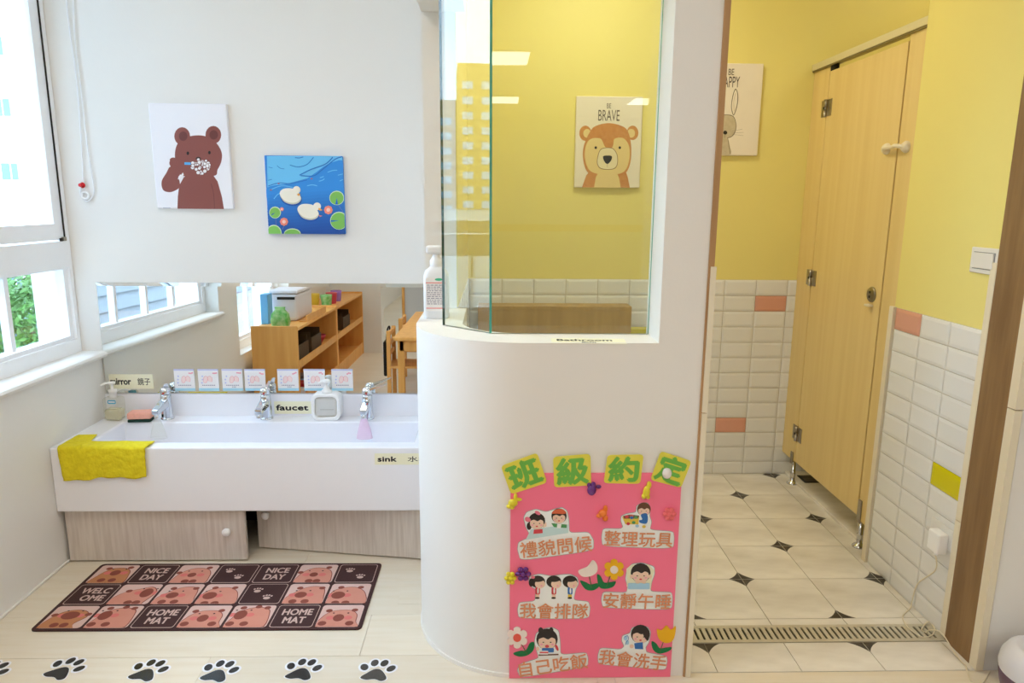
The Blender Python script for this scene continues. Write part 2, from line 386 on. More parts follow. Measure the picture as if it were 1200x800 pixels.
# ---- windows
def window(name, W, xf, lower_z, transom, muntins, mull):
    """PVC window in opening W: outer frame, lower fixed lights with bars, transom, upper sash with glass"""
    y0, y1, z0, z1 = W
    r = struct(empty(name, (xf, (y0+y1)/2, z0)))
    def part(nm, mb): o = mb.build(nm, r); o.matrix_parent_inverse = Matrix.Translation(r.location).inverted(); return o
    d = .07
    part('window_frame', MB().box((xf-d, y0, z0), (xf, y1, z0+.055), M_PVC).box((xf-d, y0, z1-.05), (xf, y1, z1), M_PVC)
         .box((xf-d, y0, z0+.055), (xf, y0+.035, z1-.05), M_PVC).box((xf-d, y1-.022, z0+.055), (xf, y1, z1-.05), M_PVC)
         .box((xf-d, y0+.035, transom[0]), (xf, y1-.022, transom[1]), M_PVC))
    a, b = y0+.035, y1-.022
    xg = xf-.045
    if lower_z is not None:
        lz0, lz1 = lower_z
        bd = MB().box((xf-.06, a, z0+.055), (xf-.012, b, lz0), M_PVC).box((xf-.06, a, lz1), (xf-.012, b, transom[0]), M_PVC)
        bd.box((xf-.06, b-.024, lz0), (xf-.012, b, lz1), M_PVC).box((xf-.06, a, lz0), (xf-.012, a+.024, lz1), M_PVC)
        part('glazing_bead', bd)
        for y in muntins: part('glazing_bar', MB().box((xf-.058, y-.011, lz0), (xf-.03, y+.011, lz1), M_PVC))
        part('pane', MB().box((xg-.003, a+.02, lz0-.004), (xg+.001, b-.02, lz1+.004), M_WGLASS))
    # upper sashes, sliding, one behind the other
    ys = [b] + list(mull) + [a]
    for i in range(len(ys)-1):
        s1, s0 = ys[i], ys[i+1]; off = 0.0 if i % 2 == 0 else -.02
        x1 = xf-.006+off; x0 = x1-.03; zz0, zz1 = transom[1]+.006, z1-.055
        s = part('sash', MB().box((x0, s0, zz0), (x1, s1-.004, zz0+.062), M_PVC).box((x0, s0, zz1-.05), (x1, s1-.004, zz1), M_PVC)
             .box((x0, s0, zz0+.062), (x1, s0+.052, zz1-.05), M_PVC).box((x0, s1-.056, zz0+.062), (x1, s1-.004, zz1-.05), M_PVC))
        part('pane', MB().box((x0+.012, s0+.045, zz0+.055), (x0+.017, s1-.05, zz1-.045), M_WGLASS))
    part('sash_gap', MB().box((xf-.03, b-.004, transom[1]+.006), (xf-.0005, b-.001, z1-.055), M_BLACKP))
    if name == 'window_1': part('sash_stop', MB().box((xf-.004, b-.036, transom[1]+.0), (xf+.002, b-.024, transom[1]+.012), M_BLACKP).box((xf-.004, b-.022, transom[1]+.001), (xf+.004, b-.003, transom[1]+.016), M_STEEL))
    return r
XW = -1.69
window('window_1', (1.60, 2.870, .737, 2.42), XW, (.808, 1.075), (1.083, 1.185), (2.515, 2.225, 1.935), (2.235,))
window('window_2', (.30, 1.30, .42, 2.42), XW, (.50, 1.0), (1.05, 1.13), (.8,), (.8,))
window('added_window_3', (-2.9, -1.5, .735, 2.42), XW, (.81, 1.06), (1.08, 1.18), (-2.2,), (-2.2,))  # unseen window, added to bring more daylight into the room
window('added_window_4', (-5.6, -3.4, .735, 2.42), XW, (.81, 1.06), (1.08, 1.18), (-4.5,), (-4.5,))  # likewise unseen, added for daylight farther back

# ---- sink wall, divider wall between sink and bathroom
struct(box('wall_back', (XO, YB, 0), (-.235, YB+.14, ZC), M_WALL))
DX0, DX1, DY = -.235, -.125, 2.42
dv = MB().box((DX0, DY, 0), (DX1-.004, YR+.1, ZC), M_WALL); dv.box((DX1-.004, DY+.004, .99), (DX1, YR, ZC), M_YEL).box((DX1-.004, DY+.004, 0), (DX1, YR, .99), M_GROUT)
wd_ = struct(dv.build('wall_divider'))

# ---- curved half wall with post, soffit and door head
CX_, CY_, RO, TH = .08, 2.125, .315, .14
def strip_outline(th_out=0.0, r_in=None, xend=.435):
    outer = [(DX0-th_out, DY)] + [(CX_+(RO+th_out)*math.cos(PI+i*PI/160), CY_+(RO+th_out)*math.sin(PI+i*PI/160)) for i in range(81)] + [(xend, YC-th_out)]
    ri = RO-TH
    inner = [(xend, YC+TH)] + [(CX_+ri*math.cos(1.5*PI-i*PI/160), CY_+ri*math.sin(1.5*PI-i*PI/160)) for i in range(81)] + [(DX0+TH, DY)]
    return outer + inner
HZ, SZ = .987, 1.944
hw = MB(); ol = strip_outline()
hw.prism(ol, 0, HZ, M_WALL, True); hw.prism(ol, SZ, ZC, M_WALL, True)
hw.box((.435, YC, 0), (.553, YC+.16, ZC), M_WALL)
hw.box((.553, YC, 2.12), (1.45, YC+.16, ZC), M_WALL)
ho = struct(hw.build('wall_half'))
bo = MB(); o1 = strip_outline(.004); n19 = 83
a = o1[:n19]; b = ol[:n19]
bo.prism(a + b[::-1], 0, .012, M_WALL, True)
struct(bo.build('baseboard_half'))

# ---- bathroom rear wall, right wall, stall walls, front wall right of the doorway
rw = MB().box((DX1-.1, YR, .99), (2.5, YR+.12, ZC), M_YEL).box((DX1-.1, YR, 0), (2.5, YR+.12, .99), M_GROUT)
wall_rear = struct(rw.build('wall_rear'))
rt = MB().box((XR, 1.85, .99), (XR+.12, 2.47, ZC), M_YEL).box((XR, 1.85, 0), (XR+.12, 2.47, .99), M_GROUT)
wall_right = struct(rt.build('wall_right'))
struct(MB().box((2.38, 2.35, 0), (2.5, YR, ZC), M_YEL).box((XR+.12, 2.35, 0), (2.38, 2.47, ZC), M_YEL).build('wall_stall'))
struct(box('wall_front', (XR+.012, YC+.012, 0), (4.8, YC+.16, ZC), M_WALL))
struct(box('wall_east', (4.6, -7.2, 0), (4.75, YC+.012, ZC), M_WALL))
struct(box('wall_south', (XO, -7.3, 0), (4.75, -7.1, ZC), M_WALL))
struct(box('ceiling', (XO, -7.3, ZC), (4.75, 3.5, ZC+.1), M_CEIL))
struct(box('floor_stall', (1.485, 2.47, -.01), (2.38, YR, .014), M_MARBLE, bevel=.003))

# ---- wall tiles, each with the sloped rim of a metro tile
TW, TH_, RT = .1535, .0769, .99
def metro(wd, ht, m):
    g = .0013; s = .011; d = .006; dz = .0035
    a, b, c, e = g, wd-g, g, ht-g
    v = [(a, c, 0), (b, c, 0), (b, e, 0), (a, e, 0), (a, c, dz), (b, c, dz), (b, e, dz), (a, e, dz), (a+s, c+s, d), (b-s, c+s, d), (b-s, e-s, d), (a+s, e-s, d)]
    f = [(0, 1, 5, 4), (1, 2, 6, 5), (2, 3, 7, 6), (3, 0, 4, 7), (4, 5, 9, 8), (5, 6, 10, 9), (6, 7, 11, 10), (7, 4, 8, 11), (8, 9, 10, 11)]
    return MB().add(v, f, m).mesh('tile')
_tm = {}
def tile(wd, ht, m, parent, loc, rot):
    k = (round(wd, 3), round(ht, 3), m.name)
    if k not in _tm: _tm[k] = metro(wd, ht, m)
    return link('tile', _tm[k], parent, loc, rot)
def tile_field(parent, cols, place, colours):
    """cols: list of (start, width); 12 full rows below .99 and a cut one at the floor"""
    for ci, (c0, cw) in enumerate(cols):
        for r in range(13):
            z1 = RT - r*TH_; z0 = max(0.001, z1-TH_); m = colours.get((ci, r), M_TILE)
            loc, rot = place(c0, z0); tile(cw, z1-z0, m, parent, loc, rot)
def row_of(z): return int((RT-z)/TH_)
cols = []; x = .6515-5*TW
cols.append((DX1+.001, x-DX1-.001)) if x-DX1 > .01 else None
while x < 2.36: cols.append((x, min(TW, 2.38-x))); x += TW
def ci_of(X): return [i for i, (c0, cw) in enumerate(cols) if c0 <= X < c0+cw][0]
pk1 = at_y(902, 355, YR); pk2 = at_y(855, 498, YR); yl1 = at_y(764, 387, YR)
tile_field(wall_rear, cols, lambda c, z: ((c, YR, z), WALLROT), {(ci_of(pk1.x), row_of(pk1.z)): M_TPINK, (ci_of(pk2.x), row_of(pk2.z)): M_TPINK, (ci_of(yl1.x), row_of(yl1.z)): M_TYEL})
# right wall: faces -x, local x runs along -y
rc = [(2.455-k*TW, TW) for k in range(3)]
ylr = at_x(1110, 562, XR)
tile_field(wall_right, rc, lambda c, z: ((XR, c, z), (PI/2, 0, -PI/2)), {(0, 0): M_TPINK, (2, row_of(ylr.z)): M_TYEL})
dc = [(DY+.03+k*TW, TW) for k in range(6)]
tile_field(wd_, dc, lambda c, z: ((DX1, c, z), (PI/2, 0, PI/2)), {})

# ---- doorway lining (wood) and white corner guards
struct(MB().box((.553, YC-.006, 0), (.568, YC+.17, 2.12), M_LTWOOD).build('trim_2'))
struct(MB().box((1.43, 1.832, 0), (1.452, 1.972, 2.12), M_BROWNWOOD).build('trim_3'))
struct(MB().box((.568, YC-.006, 2.10), (1.43, YC+.17, 2.12), M_LTWOOD).build('trim_4'))
def guard(name, pts, z0, z1, label):
    o = MB().prism(pts, z0, z1, M_IVORY).build(name); tag(o, label, 'corner guard', 'plastic corner guards'); return o
gx = .558
gl = [(gx, YC-.0105), (.5725, YC-.0105), (.5725, YC+.03), (.5685, YC+.03), (.5685, YC-.0065), (gx, YC-.0065)]
guard('corner_guard', gl, .80, 1.19, 'upper white corner strip on the door jamb beside the pink board')
guard('corner_guard', gl, .002, .797, 'lower white corner strip on the door jamb beside the pink board')
g2 = [(1.4255, 1.963), (1.4295, 1.963), (1.4295, 1.9945), (1.4255, 1.9945)]
gr = [(1.428, 1.9725), (1.434, 1.9665), (1.4395, 1.9725), (1.4395, 1.9940), (1.428, 1.9940)]
guard('corner_guard', gr, .40, 1.19, 'upper cream strip between white wall tiles and brown wooden jamb')
guard('corner_guard', gr, .008, .397, 'lower cream strip between white wall tiles and brown jamb, by the cable')
g3 = [(1.4245, 1.8155), (1.446, 1.8155), (1.446, 1.8195), (1.4295, 1.8195), (1.4295, 1.846), (1.4245, 1.846)]
guard('corner_guard', g3, .003, .80, 'lower cream corner strip right of the brown wooden jamb')
guard('corner_guard', g3, .803, 1.19, 'upper cream corner strip right of the brown wooden jamb')
g4 = [(1.426, 2.472), (1.4395, 2.472), (1.4395, 2.486), (1.426, 2.486)]
struct(MB().prism([(1.428, 2.458), (1.4395, 2.458), (1.4395, 2.484), (1.428, 2.484)], 0, .992, M_IVORY).build('trim_5'))

# ---- glass on the half wall
def pane_obj(name, a, b, z0, z1, th, parent, left_edge=None, right_edge=None):
    a, b = Vector(a), Vector(b); t = (b-a).normalized(); n = Vector((-t.y, t.x))*th/2
    q = [a-n, b-n, b+n, a+n]; mb = MB()
    vs = [(p.x, p.y, z0) for p in q]+[(p.x, p.y, z1) for p in q]
    mb.add(vs, [(0, 1, 5, 4), (2, 3, 7, 6)], M_GLASS); mb.add(vs, [(1, 2, 6, 5)], right_edge or M_GEDGE); mb.add(vs, [(3, 0, 4, 7)], left_edge or M_GEDGE); mb.add(vs, [(0, 3, 2, 1), (4, 5, 6, 7)], M_GEDGE)
    return mb.build(name, parent)
gp = tag(empty('glass_screen', (0, 0, 0)), 'clear two-pane glass screen standing on the curved white half wall', 'glass screen')
pane_obj('pane', (-.150, 2.080), (-.0095, 1.949), HZ, SZ, .010, gp, M_GEDGED, M_GEDGE)
pane_obj('pane', (-.007, 1.943), (.4345, 1.943), HZ, SZ, .010, gp, M_GEDGE, M_GEDGE)

# ================================================================== SINK AREA
SY, SZ0, SZT = 2.468, .213, .462      # apron front, apron bottom, rim height
def ring(o, i, zt, zb, zin, m):
    """trough: outer rect o=(x0,y0,x1,y1), inner rect i at the rim, basin floor zin"""
    mb = MB(); s = .012
    O = [(o[0], o[1]), (o[2], o[1]), (o[2], o[3]), (o[0], o[3])]; I = [(i[0], i[1]), (i[2], i[1]), (i[2], i[3]), (i[0], i[3])]
    J = [(i[0]+s, i[1]+s), (i[2]-s, i[1]+s), (i[2]-s, i[3]-s), (i[0]+s, i[3]-s)]
    vs = [(p[0], p[1], zb) for p in O]+[(p[0], p[1], zt) for p in O]+[(p[0], p[1], zt) for p in I]+[(p[0], p[1], zin) for p in J]
    fs = [(0, 3, 2, 1)]
    for k in range(4):
        l = (k+1) % 4; fs += [(k, l, 4+l, 4+k), (4+k, 4+l, 8+l, 8+k), (8+k, 8+l, 12+l, 12+k)]
    fs.append((12, 13, 14, 15)); return mb.add(vs, fs, m)
sink = tag(empty('trough_sink', (-.92, SY, SZ0)), 'long white trough sink with three chrome taps under the wide mirror', 'sink')
def under(o, root): o.parent = root; o.matrix_parent_inverse = Matrix.Translation(root.location).inverted(); return o
bs = under(ring((XL+.001, SY, -.236, YB-.001), (-1.50, SY+.062, -.30, 2.775), SZT, SZ0, .33, M_SINK).build('basin'), sink)
bv = bs.modifiers.new('soft_edges', 'BEVEL'); bv.width = .006; bv.segments = 3; bv.limit_method = 'ANGLE'
under(box('backsplash', (XL+.001, YB-.012, SZT-.004), (-.236, YB-.0005, .556), M_SINK, bevel=.002), sink)
for x in (-1.36, -.955, -.535): under(MB().lathe([(0, .3315), (.02, .3315), (.022, .334), (.016, .335), (0, .335)], M_CHROME, 16, (x, 2.62, 0)).build('drain_hole'), sink)

# cabinet below with two low doors, the right one pushed in
cab = tag(empty('sink_cabinet', (-.92, 2.5, 0)), 'low grey wood-grain sink cabinet with two doors ajar, under the white sink', 'cabinet')
under(MB().box((XL+.002, 2.84, .002), (-.24, YB-.002, SZ0-.002), M_BLACK).box((XL+.002, 2.53, SZ0-.012), (-.24, 2.84, SZ0-.003), M_BLACK).build('body'), cab)  # black colour paints in the dark of the hollow behind the doors
def cabinet_door(x0, x1, ya, yb, knob_x):
    L = math.hypot(x1-x0, yb-ya); an = math.atan2(yb-ya, x1-x0)
    d = box('door', (0, 0, .006), (L, .018, SZ0-.006), M_GREYWOOD, None, .0015, (x0, ya, 0), (0, 0, an)); d.parent = cab; d.matrix_parent_inverse = Matrix.Translation(cab.location).inverted()
    kb = MB().lathe([(.006, 0), (.006, .008), (.011, .012), (.015, .018), (.0155, .023), (.012, .028), (0, .030)], M_PLASTIC, 20, M=Matrix.Rotation(PI/2, 3, 'X')).build('knob', d)
    kb.location = (knob_x, 0, .128 if knob_x > .3 else .15)
cabinet_door(-1.600, -.936, 2.492, 2.492, .60)
cabinet_door(-.925, -.240, 2.592, 2.486, .045)

# wide mirror with a bevelled rim
mi = MB(); X0, X1, Z0, Z1 = -1.606, -.2365, .558, 1.019; bw, dz = .014, .004
tl_ = .006      # its foot stands 6 mm proud on the backsplash
V = [(X0, YB-.0015-tl_, Z0), (X1, YB-.0015-tl_, Z0), (X1, YB-.0015, Z1), (X0, YB-.0015, Z1), (X0+.004, YB-.0045-tl_, Z0+.003), (X1, YB-.0045-tl_, Z0+.003), (X1, YB-.0045, Z1-bw), (X0+.004, YB-.0045, Z1-bw)]
mi.add(V, [(0, 1, 5, 4), (1, 2, 6, 5), (2, 3, 7, 6), (3, 0, 4, 7), (4, 5, 6, 7)], M_MIRROR)
mo = tag(empty('wall_mirror', ((X0+X1)/2, YB, Z0)), 'wide low frameless mirror above the white trough sink', 'mirror')
under(mi.build('glass'), mo)

# word labels
def label_strip(x0, x1, z0, z1, Y, word, cjk, wsplit, label, rot=0.0, ww=.9):
    r = tag(empty('word_label', ((x0+x1)/2, Y-.0006, (z0+z1)/2), rot=(PI/2, 0, 0)), label, 'label', 'yellow word labels')
    w_, h_ = x1-x0, z1-z0
    box('strip', (-w_/2, -h_/2, -.0003), (w_/2, h_/2, .0003), M_LABEL, r)
    text('word', word, -w_/2+w_*wsplit[0], 0, w_*wsplit[1], h_*.42, M_INK, r, .0006, bold=.035)
    text('translation', cjk, -w_/2+w_*wsplit[2], 0, w_*wsplit[3], h_*.48, M_INK, r, .0006, bold=.008)
    return r
a = at_y(128, 438, YB-.005); b = at_y(181, 455, YB-.005)
label_strip(a.x, b.x, b.z, a.z, YB-.0100, 'mirror', '鏡子', (.26, .46, .79, .29), 'pale yellow label reading mirror at the left end of the mirror')
a = at_y(321, 470, YB-.012); b = at_y(392, 484.5, YB-.012)
label_strip(a.x, b.x, b.z, a.z, YB-.0128, 'faucet', '水龍頭', (.30, .53, .81, .34), 'pale yellow label reading faucet on the backsplash behind the soap')
a = at_y(439, 531, SY); b = at_y(512, 544, SY)
label_strip(a.x, b.x, b.z, a.z, SY-.0008, 'sink', '水槽', (.20, .30, .70, .34), 'pale yellow label reading sink on the front of the sink')

# hand-washing step cards along the mirror's lower edge
C_PK = mat('card_pink', '#F3A9BC', .6); C_BL = mat('card_blue', '#A9DDF0', .6); C_LV = mat('card_lavender', '#C9CDF2', .6); C_RED = mat('card_red', '#EE7C93', .6); C_GR = mat('card_grey_text', '#8A86A0', .6); C_SK = mat('card_skin', '#FAE3E2', .6)
ordn = ['leftmost', 'second from left', 'third from left', 'middle', 'third from right', 'second from right', 'rightmost']
for i, px in enumerate((204, 232, 260, 286.5, 325, 356, 388.5)):
    a = at_y(px, 432, YB-.006); b = at_y(px+25.8, 457.3, YB-.006); cx, cz = (a.x+b.x)/2, (a.z+b.z)/2; wd, ht = b.x-a.x, a.z-b.z
    c = tag(empty('step_card', (cx, YB-.0115, cz), rot=(PI/2, 0, 0)), 'small white and blue hand-washing step card on the mirror, %s' % ordn[i], 'card', 'hand-washing step cards')
    box('sheet', (-wd/2, -ht/2, -.0004), (wd/2, ht/2, .0004), M_WHITEPAPER, c)
    k = Ink(); rnd = random.Random(i)
    k.poly([(-wd/2, -ht/2), (wd/2, -ht/2), (wd/2, -ht/2+.011), (-wd/2, -ht/2+.011)], C_BL, 2)
    k.poly([(-wd/2, ht/2), (wd/2, ht/2), (wd/2, ht/2-.006), (-wd/2, ht/2-.006)], C_LV, 2)
    # two soapy hands as outlines
    ox = rnd.uniform(-.006, .006)
    k.blob([(ox-.016, .0), (ox-.012, .013), (ox-.002, .016), (ox+.002, .004), (ox-.004, -.01), (ox-.014, -.011)], C_SK, 2)
    k.blob([(ox+.004, -.004), (ox+.002, .01), (ox+.010, .017), (ox+.020, .008), (ox+.018, -.008)], C_SK, 3)
    k.stroke([(ox-.016, 0), (ox-.012, .013), (ox-.002, .016), (ox+.002, .004), (ox-.004, -.01), (ox-.014, -.011), (ox-.016, 0)], .0010, C_RED, 4)
    k.stroke([(ox+.004, -.004), (ox+.002, .01), (ox+.010, .017), (ox+.020, .008), (ox+.018, -.008)], .0010, C_RED, 4)
    for t in range(3): k.ell(-.026+rnd.uniform(-.003, .003), .016-t*.014, .0035, .0035, C_LV, 2, n=10)
    for t in range(3): k.ell(.022+t*.006, .026+rnd.uniform(0, .006), .0042, .0032, C_PK, 3, n=10)
    for t in range(9): k.poly([(-.026+t*.006, -.024), (-.0222+t*.006, -.024), (-.0222+t*.006, -.0205), (-.026+t*.006, -.0205)], C_GR, 3)
    if i in (2, 4):
        for t in range(3): k.poly([(-.003+t*.006, -.031), (.0008+t*.006, -.031), (.0008+t*.006, -.0275), (-.003+t*.006, -.0275)], C_GR, 3)
    k.build('print', c, (0, 0, .0003))

# taps
M_PINKS = mat('pink_translucent', '#FBDDF2', .35, alpha=.7); M_YELS = mat('pale_yellow_translucent', '#F4F3E0', .35, alpha=.2)
def faucet(x, lever, cone, label):
    r = tag(empty('faucet', (x, 2.822, SZT)), label, 'faucet', 'chrome sink faucets')
    MB().lathe([(.026, 0), (.026, .006), (.023, .009), (0, .009)], M_CHROME, 28).build('base_ring', r)
    MB().lathe([(.0225, .008), (.0215, .05), (.0205, .088), (.0205, .1), (.018, .104), (0, .104)], M_CHROME, 28).build('body', r)
    # boxy spout reaching forward (-y) and slightly downward
    sp = MB(); A = [(-.016, .0, .092), (.016, .0, .092), (.0165, .0, .055), (-.0165, .0, .055)]; B = [(-.014, -.105, .066), (.014, -.105, .066), (.014, -.100, .045), (-.014, -.100, .045)]
    sp.add(A+B, [(0, 1, 5, 4), (1, 2, 6, 5), (2, 3, 7, 6), (3, 0, 4, 7), (4, 5, 6, 7), (3, 2, 1, 0)], M_CHROME)
    o = sp.build('spout', r); m_ = o.modifiers.new('soft', 'BEVEL'); m_.width = .004; m_.segments = 2
    MB().lathe([(.011, 0), (.011, .022), (0, .022)], M_CHROME, 20, (0, -.088, .03)).build('aerator', r)
    # lever on top
    hd = MB().lathe([(.0195, 0), (.021, .012), (.019, .022), (.010, .028), (0, .029)], M_CHROME, 24, (0, 0, .106)).build('lever_cap', r)
    lv = MB(); L0, L1 = Vector((0, 0, .122)), Vector(lever); t = (L1-L0); sd = t.cross(Vector((0, 0, 1))).normalized()*.0105; up = Vector((0, 0, .005))
    q = [L0+sd*1.2+up, L0-sd*1.2+up, L0-sd*1.2-up*1.4, L0+sd*1.2-up*1.4, L1+sd*.8+up*.5, L1-sd*.8+up*.5, L1-sd*.8-up*.3, L1+sd*.8-up*.3]
    lv.add([v[:] for v in q], [(0, 1, 5, 4), (1, 2, 6, 5), (2, 3, 7, 6), (3, 0, 4, 7), (4, 5, 6, 7), (3, 2, 1, 0)], M_CHROME)
    o = lv.build('lever', r); m_ = o.modifiers.new('soft', 'BEVEL'); m_.width = .003; m_.segments = 2
    Ink().ell(0, 0, .004, .004, mat('tap_red_dot', '#CC3333', .4), 1).build('temperature_dot', r, (0, -.0208, .112), WALLROT)
    if cone:  # see-through tinted flare for a faint coloured shape below the spout
        n = 20; pr = [(.0115, -.002), (.018, -.022), (.027, -.055), (.033, -.085)]
        s = MB(); o0 = len(s.v)
        for rr, z in pr:
            for i in range(n): s.v.append((rr*math.cos(2*PI*i/n), -.088+rr*.6*math.sin(2*PI*i/n), .03+z))
        kk = s.m(cone)
        for j in range(3):
            for i in range(n): s.f.append((j*n+i, j*n+(i+1) % n, (j+1)*n+(i+1) % n, (j+1)*n+i)); s.mi.append(kk); s.sm.append(True)
        tag(s.build('spout_cone', r), 'soft pink flared sleeve' if cone is M_PINKS else 'pale yellow flared sleeve')
f1, f2, f3 = at_z(200, 488, SZT).x, at_z(314, 489, SZT).x, at_z(432, 489, SZT).x
faucet(f1, (.012, -.012, .150), M_YELS, 'left chrome faucet beside the pink sponge')
faucet(f2, (.016, .012, .156), None, 'middle chrome faucet left of the faucet label')
faucet(f3, (.085, -.015, .152), M_PINKS, 'right chrome faucet with its lever turned right and a pink sleeve')

# clear pump bottle in the corner, filled with yellowish soap
M_CLEAR = glass_mat('clear_bottle_plastic', (.97, .97, .94, 1), .05, 1.35); M_SOAP = mat('yellow_liquid_soap', '#EFE9C0', .15, alpha=.35); M_BLUEL = mat('blue_sticker', '#5AB7DC', .5)
bt = tag(empty('soap_bottle', (-1.548, 2.805, SZT)), 'clear plastic pump bottle of yellow soap in the corner of the sink', 'bottle')
MB().rbox((-.036, -.026, 0), (.036, .026, .098), .012, M_CLEAR, 3).build('bottle', bt)
MB().rbox((-.033, -.023, .003), (.033, .023, .050), .010, M_SOAP, 3).build('liquid', bt)
MB().lathe([(.012, .096), (.014, .104), (.014, .118), (.016, .118), (.016, .128), (.005, .130), (.005, .150), (.013, .152), (.013, .160), (0, .161)], M_PLASTIC, 20).tube([(0, 0, .156), (-.02, -.012, .157), (-.034, -.02, .150)], .0048, M_PLASTIC).build('pump', bt)
Ink().rrect(-.017, -.008, .017, .008, .006, M_BLUEL, 1).rrect(-.013, -.003, .013, .003, .002, M_WHITEPAPER, 2).build('sticker', bt, (.006, -.0265, .083), WALLROT)

# sponge with scouring pad, leaning on the left tap
sg = tag(empty('sponge', (at_z(167, 490, SZT).x+.012, 2.795, SZT), rot=(0, 0, .12)), 'pink sponge with dark green scouring side beside the left faucet', 'sponge')
M_SPONGE = mat('pink_sponge', '#FFB8A2', .9, bump=.6, bscale=220, noise=.3, nscale=80); M_SCOUR = mat('dark_green_pad', '#173F38', .95, bump=.6, bscale=400)
MB().rbox((-.045, -.03, .001), (.045, .03, .013), .004, M_SCOUR).build('scouring_pad', sg)
MB().rbox((-.046, -.031, .0132), (.046, .031, .040), .007, M_SPONGE).build('foam', sg)

# square white pump dispenser
sp = tag(empty('soap_dispenser', (at_z(385, 489, SZT).x, 2.825, SZT)), 'square white pump soap dispenser with a clear window, between the right two faucets', 'soap dispenser')
M_DISPW = mat('dispenser_window', '#D9D8D2', .1, alpha=1.0, noise=.1, nscale=20)
def frame_mesh(w_, h_, r, bw_, y0, y1, m):
    def rr(W, H, R): 
        p = []
        for cx, cz, a in ((W/2-R, H/2-R, 0), (-W/2+R, H/2-R, PI/2), (-W/2+R, -H/2+R, PI), (W/2-R, -H/2+R, 1.5*PI)): p += [(cx+R*math.cos(a+i*PI/10), cz+R*math.sin(a+i*PI/10)) for i in range(6)]
        return p
    O, I = rr(w_, h_, r), rr(w_-2*bw_, h_-2*bw_, max(.004, r-bw_*.5)); n = len(O); mb = MB()
    vs = [(p[0], y0, p[1]) for p in O]+[(p[0], y0, p[1]) for p in I]+[(p[0], y1, p[1]) for p in O]+[(p[0], y1, p[1]) for p in I]
    fs = []
    for i in range(n):
        j = (i+1) % n; fs += [(i, j, n+j, n+i), (2*n+i, 3*n+i, 3*n+j, 2*n+j), (i, 2*n+i, 2*n+j, j), (n+i, n+j, 3*n+j, 3*n+i)]
    return mb.add(vs, fs, m)
fo = frame_mesh(.118, .112, .026, .013, -.032, .030, M_PLASTIC).build('frame', sp, (0, 0, .056)); m_ = fo.modifiers.new('soft', 'BEVEL'); m_.width = .004; m_.segments = 2; m_.limit_method = 'ANGLE'
MB().rbox((-.0495, -.024, .010), (.0495, .024, .102), .014, M_DISPW, 3).build('bottle', sp)
MB().box((-.024, -.0256, .044), (.032, -.0242, .0455), M_STEEL).build('level_line', sp)
MB().lathe([(.016, .110), (.022, .113), (.020, .122), (.014, .124), (.012, .134), (.006, .136), (.006, .152), (.016, .153), (.017, .163), (.010, .167), (0, .167)], M_PLASTIC, 22).tube([(0, 0, .160), (-.016, -.010, .160), (-.028, -.018, .155)], [.007, .006, .0045], M_PLASTIC).build('pump', sp)

# yellow cloth over the sink's front left corner
M_CLOTH = mat('yellow_cloth', '#EBDA1E', .9, noise=.4, nscale=60, c2='#D2BE06', bump=1.0, bscale=90)
zb = at_y(110, 562, SY).z; NX, NT = 46, 40; mb = MB(); XA, XB_ = -1.580, -1.262
def fbm(x, y): return .5*math.sin(31*x+3*math.sin(23*y))+.35*math.sin(57*y+2*math.sin(41*x)+1)+.25*math.sin(83*x+71*y)
hang = SZT - zb
for i in range(NX+1):
    s = i/NX; xx = XA+(XB_-XA)*s; top = .058 + (.075 if s < .22 else max(0, .075-(s-.22)*1.6))
    hl = hang*(1+.03*math.sin(9*s)+.02*math.sin(23*s+1)) - .012*s
    for j in range(NT+1):
        t = j/NT; L = t*(top+hl); wr = .0022*fbm(xx*1.3, L*1.6)
        sk = -.012*(L/(top+hl))*(1-2*s)*-.4
        if L < top: p = (xx+.004*s, SY+top-L, SZT+.0045+wr*.5)
        else:
            e = L-top; p = (xx+sk+(.010*(1-s)*e/hl), SY-.0045-.004*min(1, e/.03)-abs(wr)*1.6, SZT+.003-e)
        mb.v.append(p)
kk = mb.m(M_CLOTH)
for i in range(NX):
    for j in range(NT):
        q = i*(NT+1)+j; mb.f.append((q, q+1, q+NT+2, q+NT+1)); mb.mi.append(kk); mb.sm.append(True)
co = mb.build('cleaning_cloth'); tag(co, 'bright yellow cleaning cloth draped over the sink\'s front left corner', 'cloth')
m_ = co.modifiers.new('thick', 'SOLIDIFY'); m_.thickness = .0022; m_.offset = 1

# ================================================================== PICTURES
def canvas(name, x0, x1, z0, z1, Y, label, m=None, th=.018):
    cx, cz = (x0+x1)/2, (z0+z1)/2
    r = tag(empty(name, (cx, Y-th, cz), rot=WALLROT), label, 'picture')
    MB().rbox((-(x1-x0)/2, -(z1-z0)/2, -th), ((x1-x0)/2, (z1-z0)/2, 0), .0025, m or M_WHITEPAPER, 1).build('canvas', r)
    def mp(ox, oy, sc):
        def f(x, y):
            p = at_y(ox+x*sc, oy+y*sc, Y-th); return (max(-(x1-x0)/2, min((x1-x0)/2, p.x-cx)), max(-(z1-z0)/2, min((z1-z0)/2, p.z-cz)))
        return f
    return r, mp
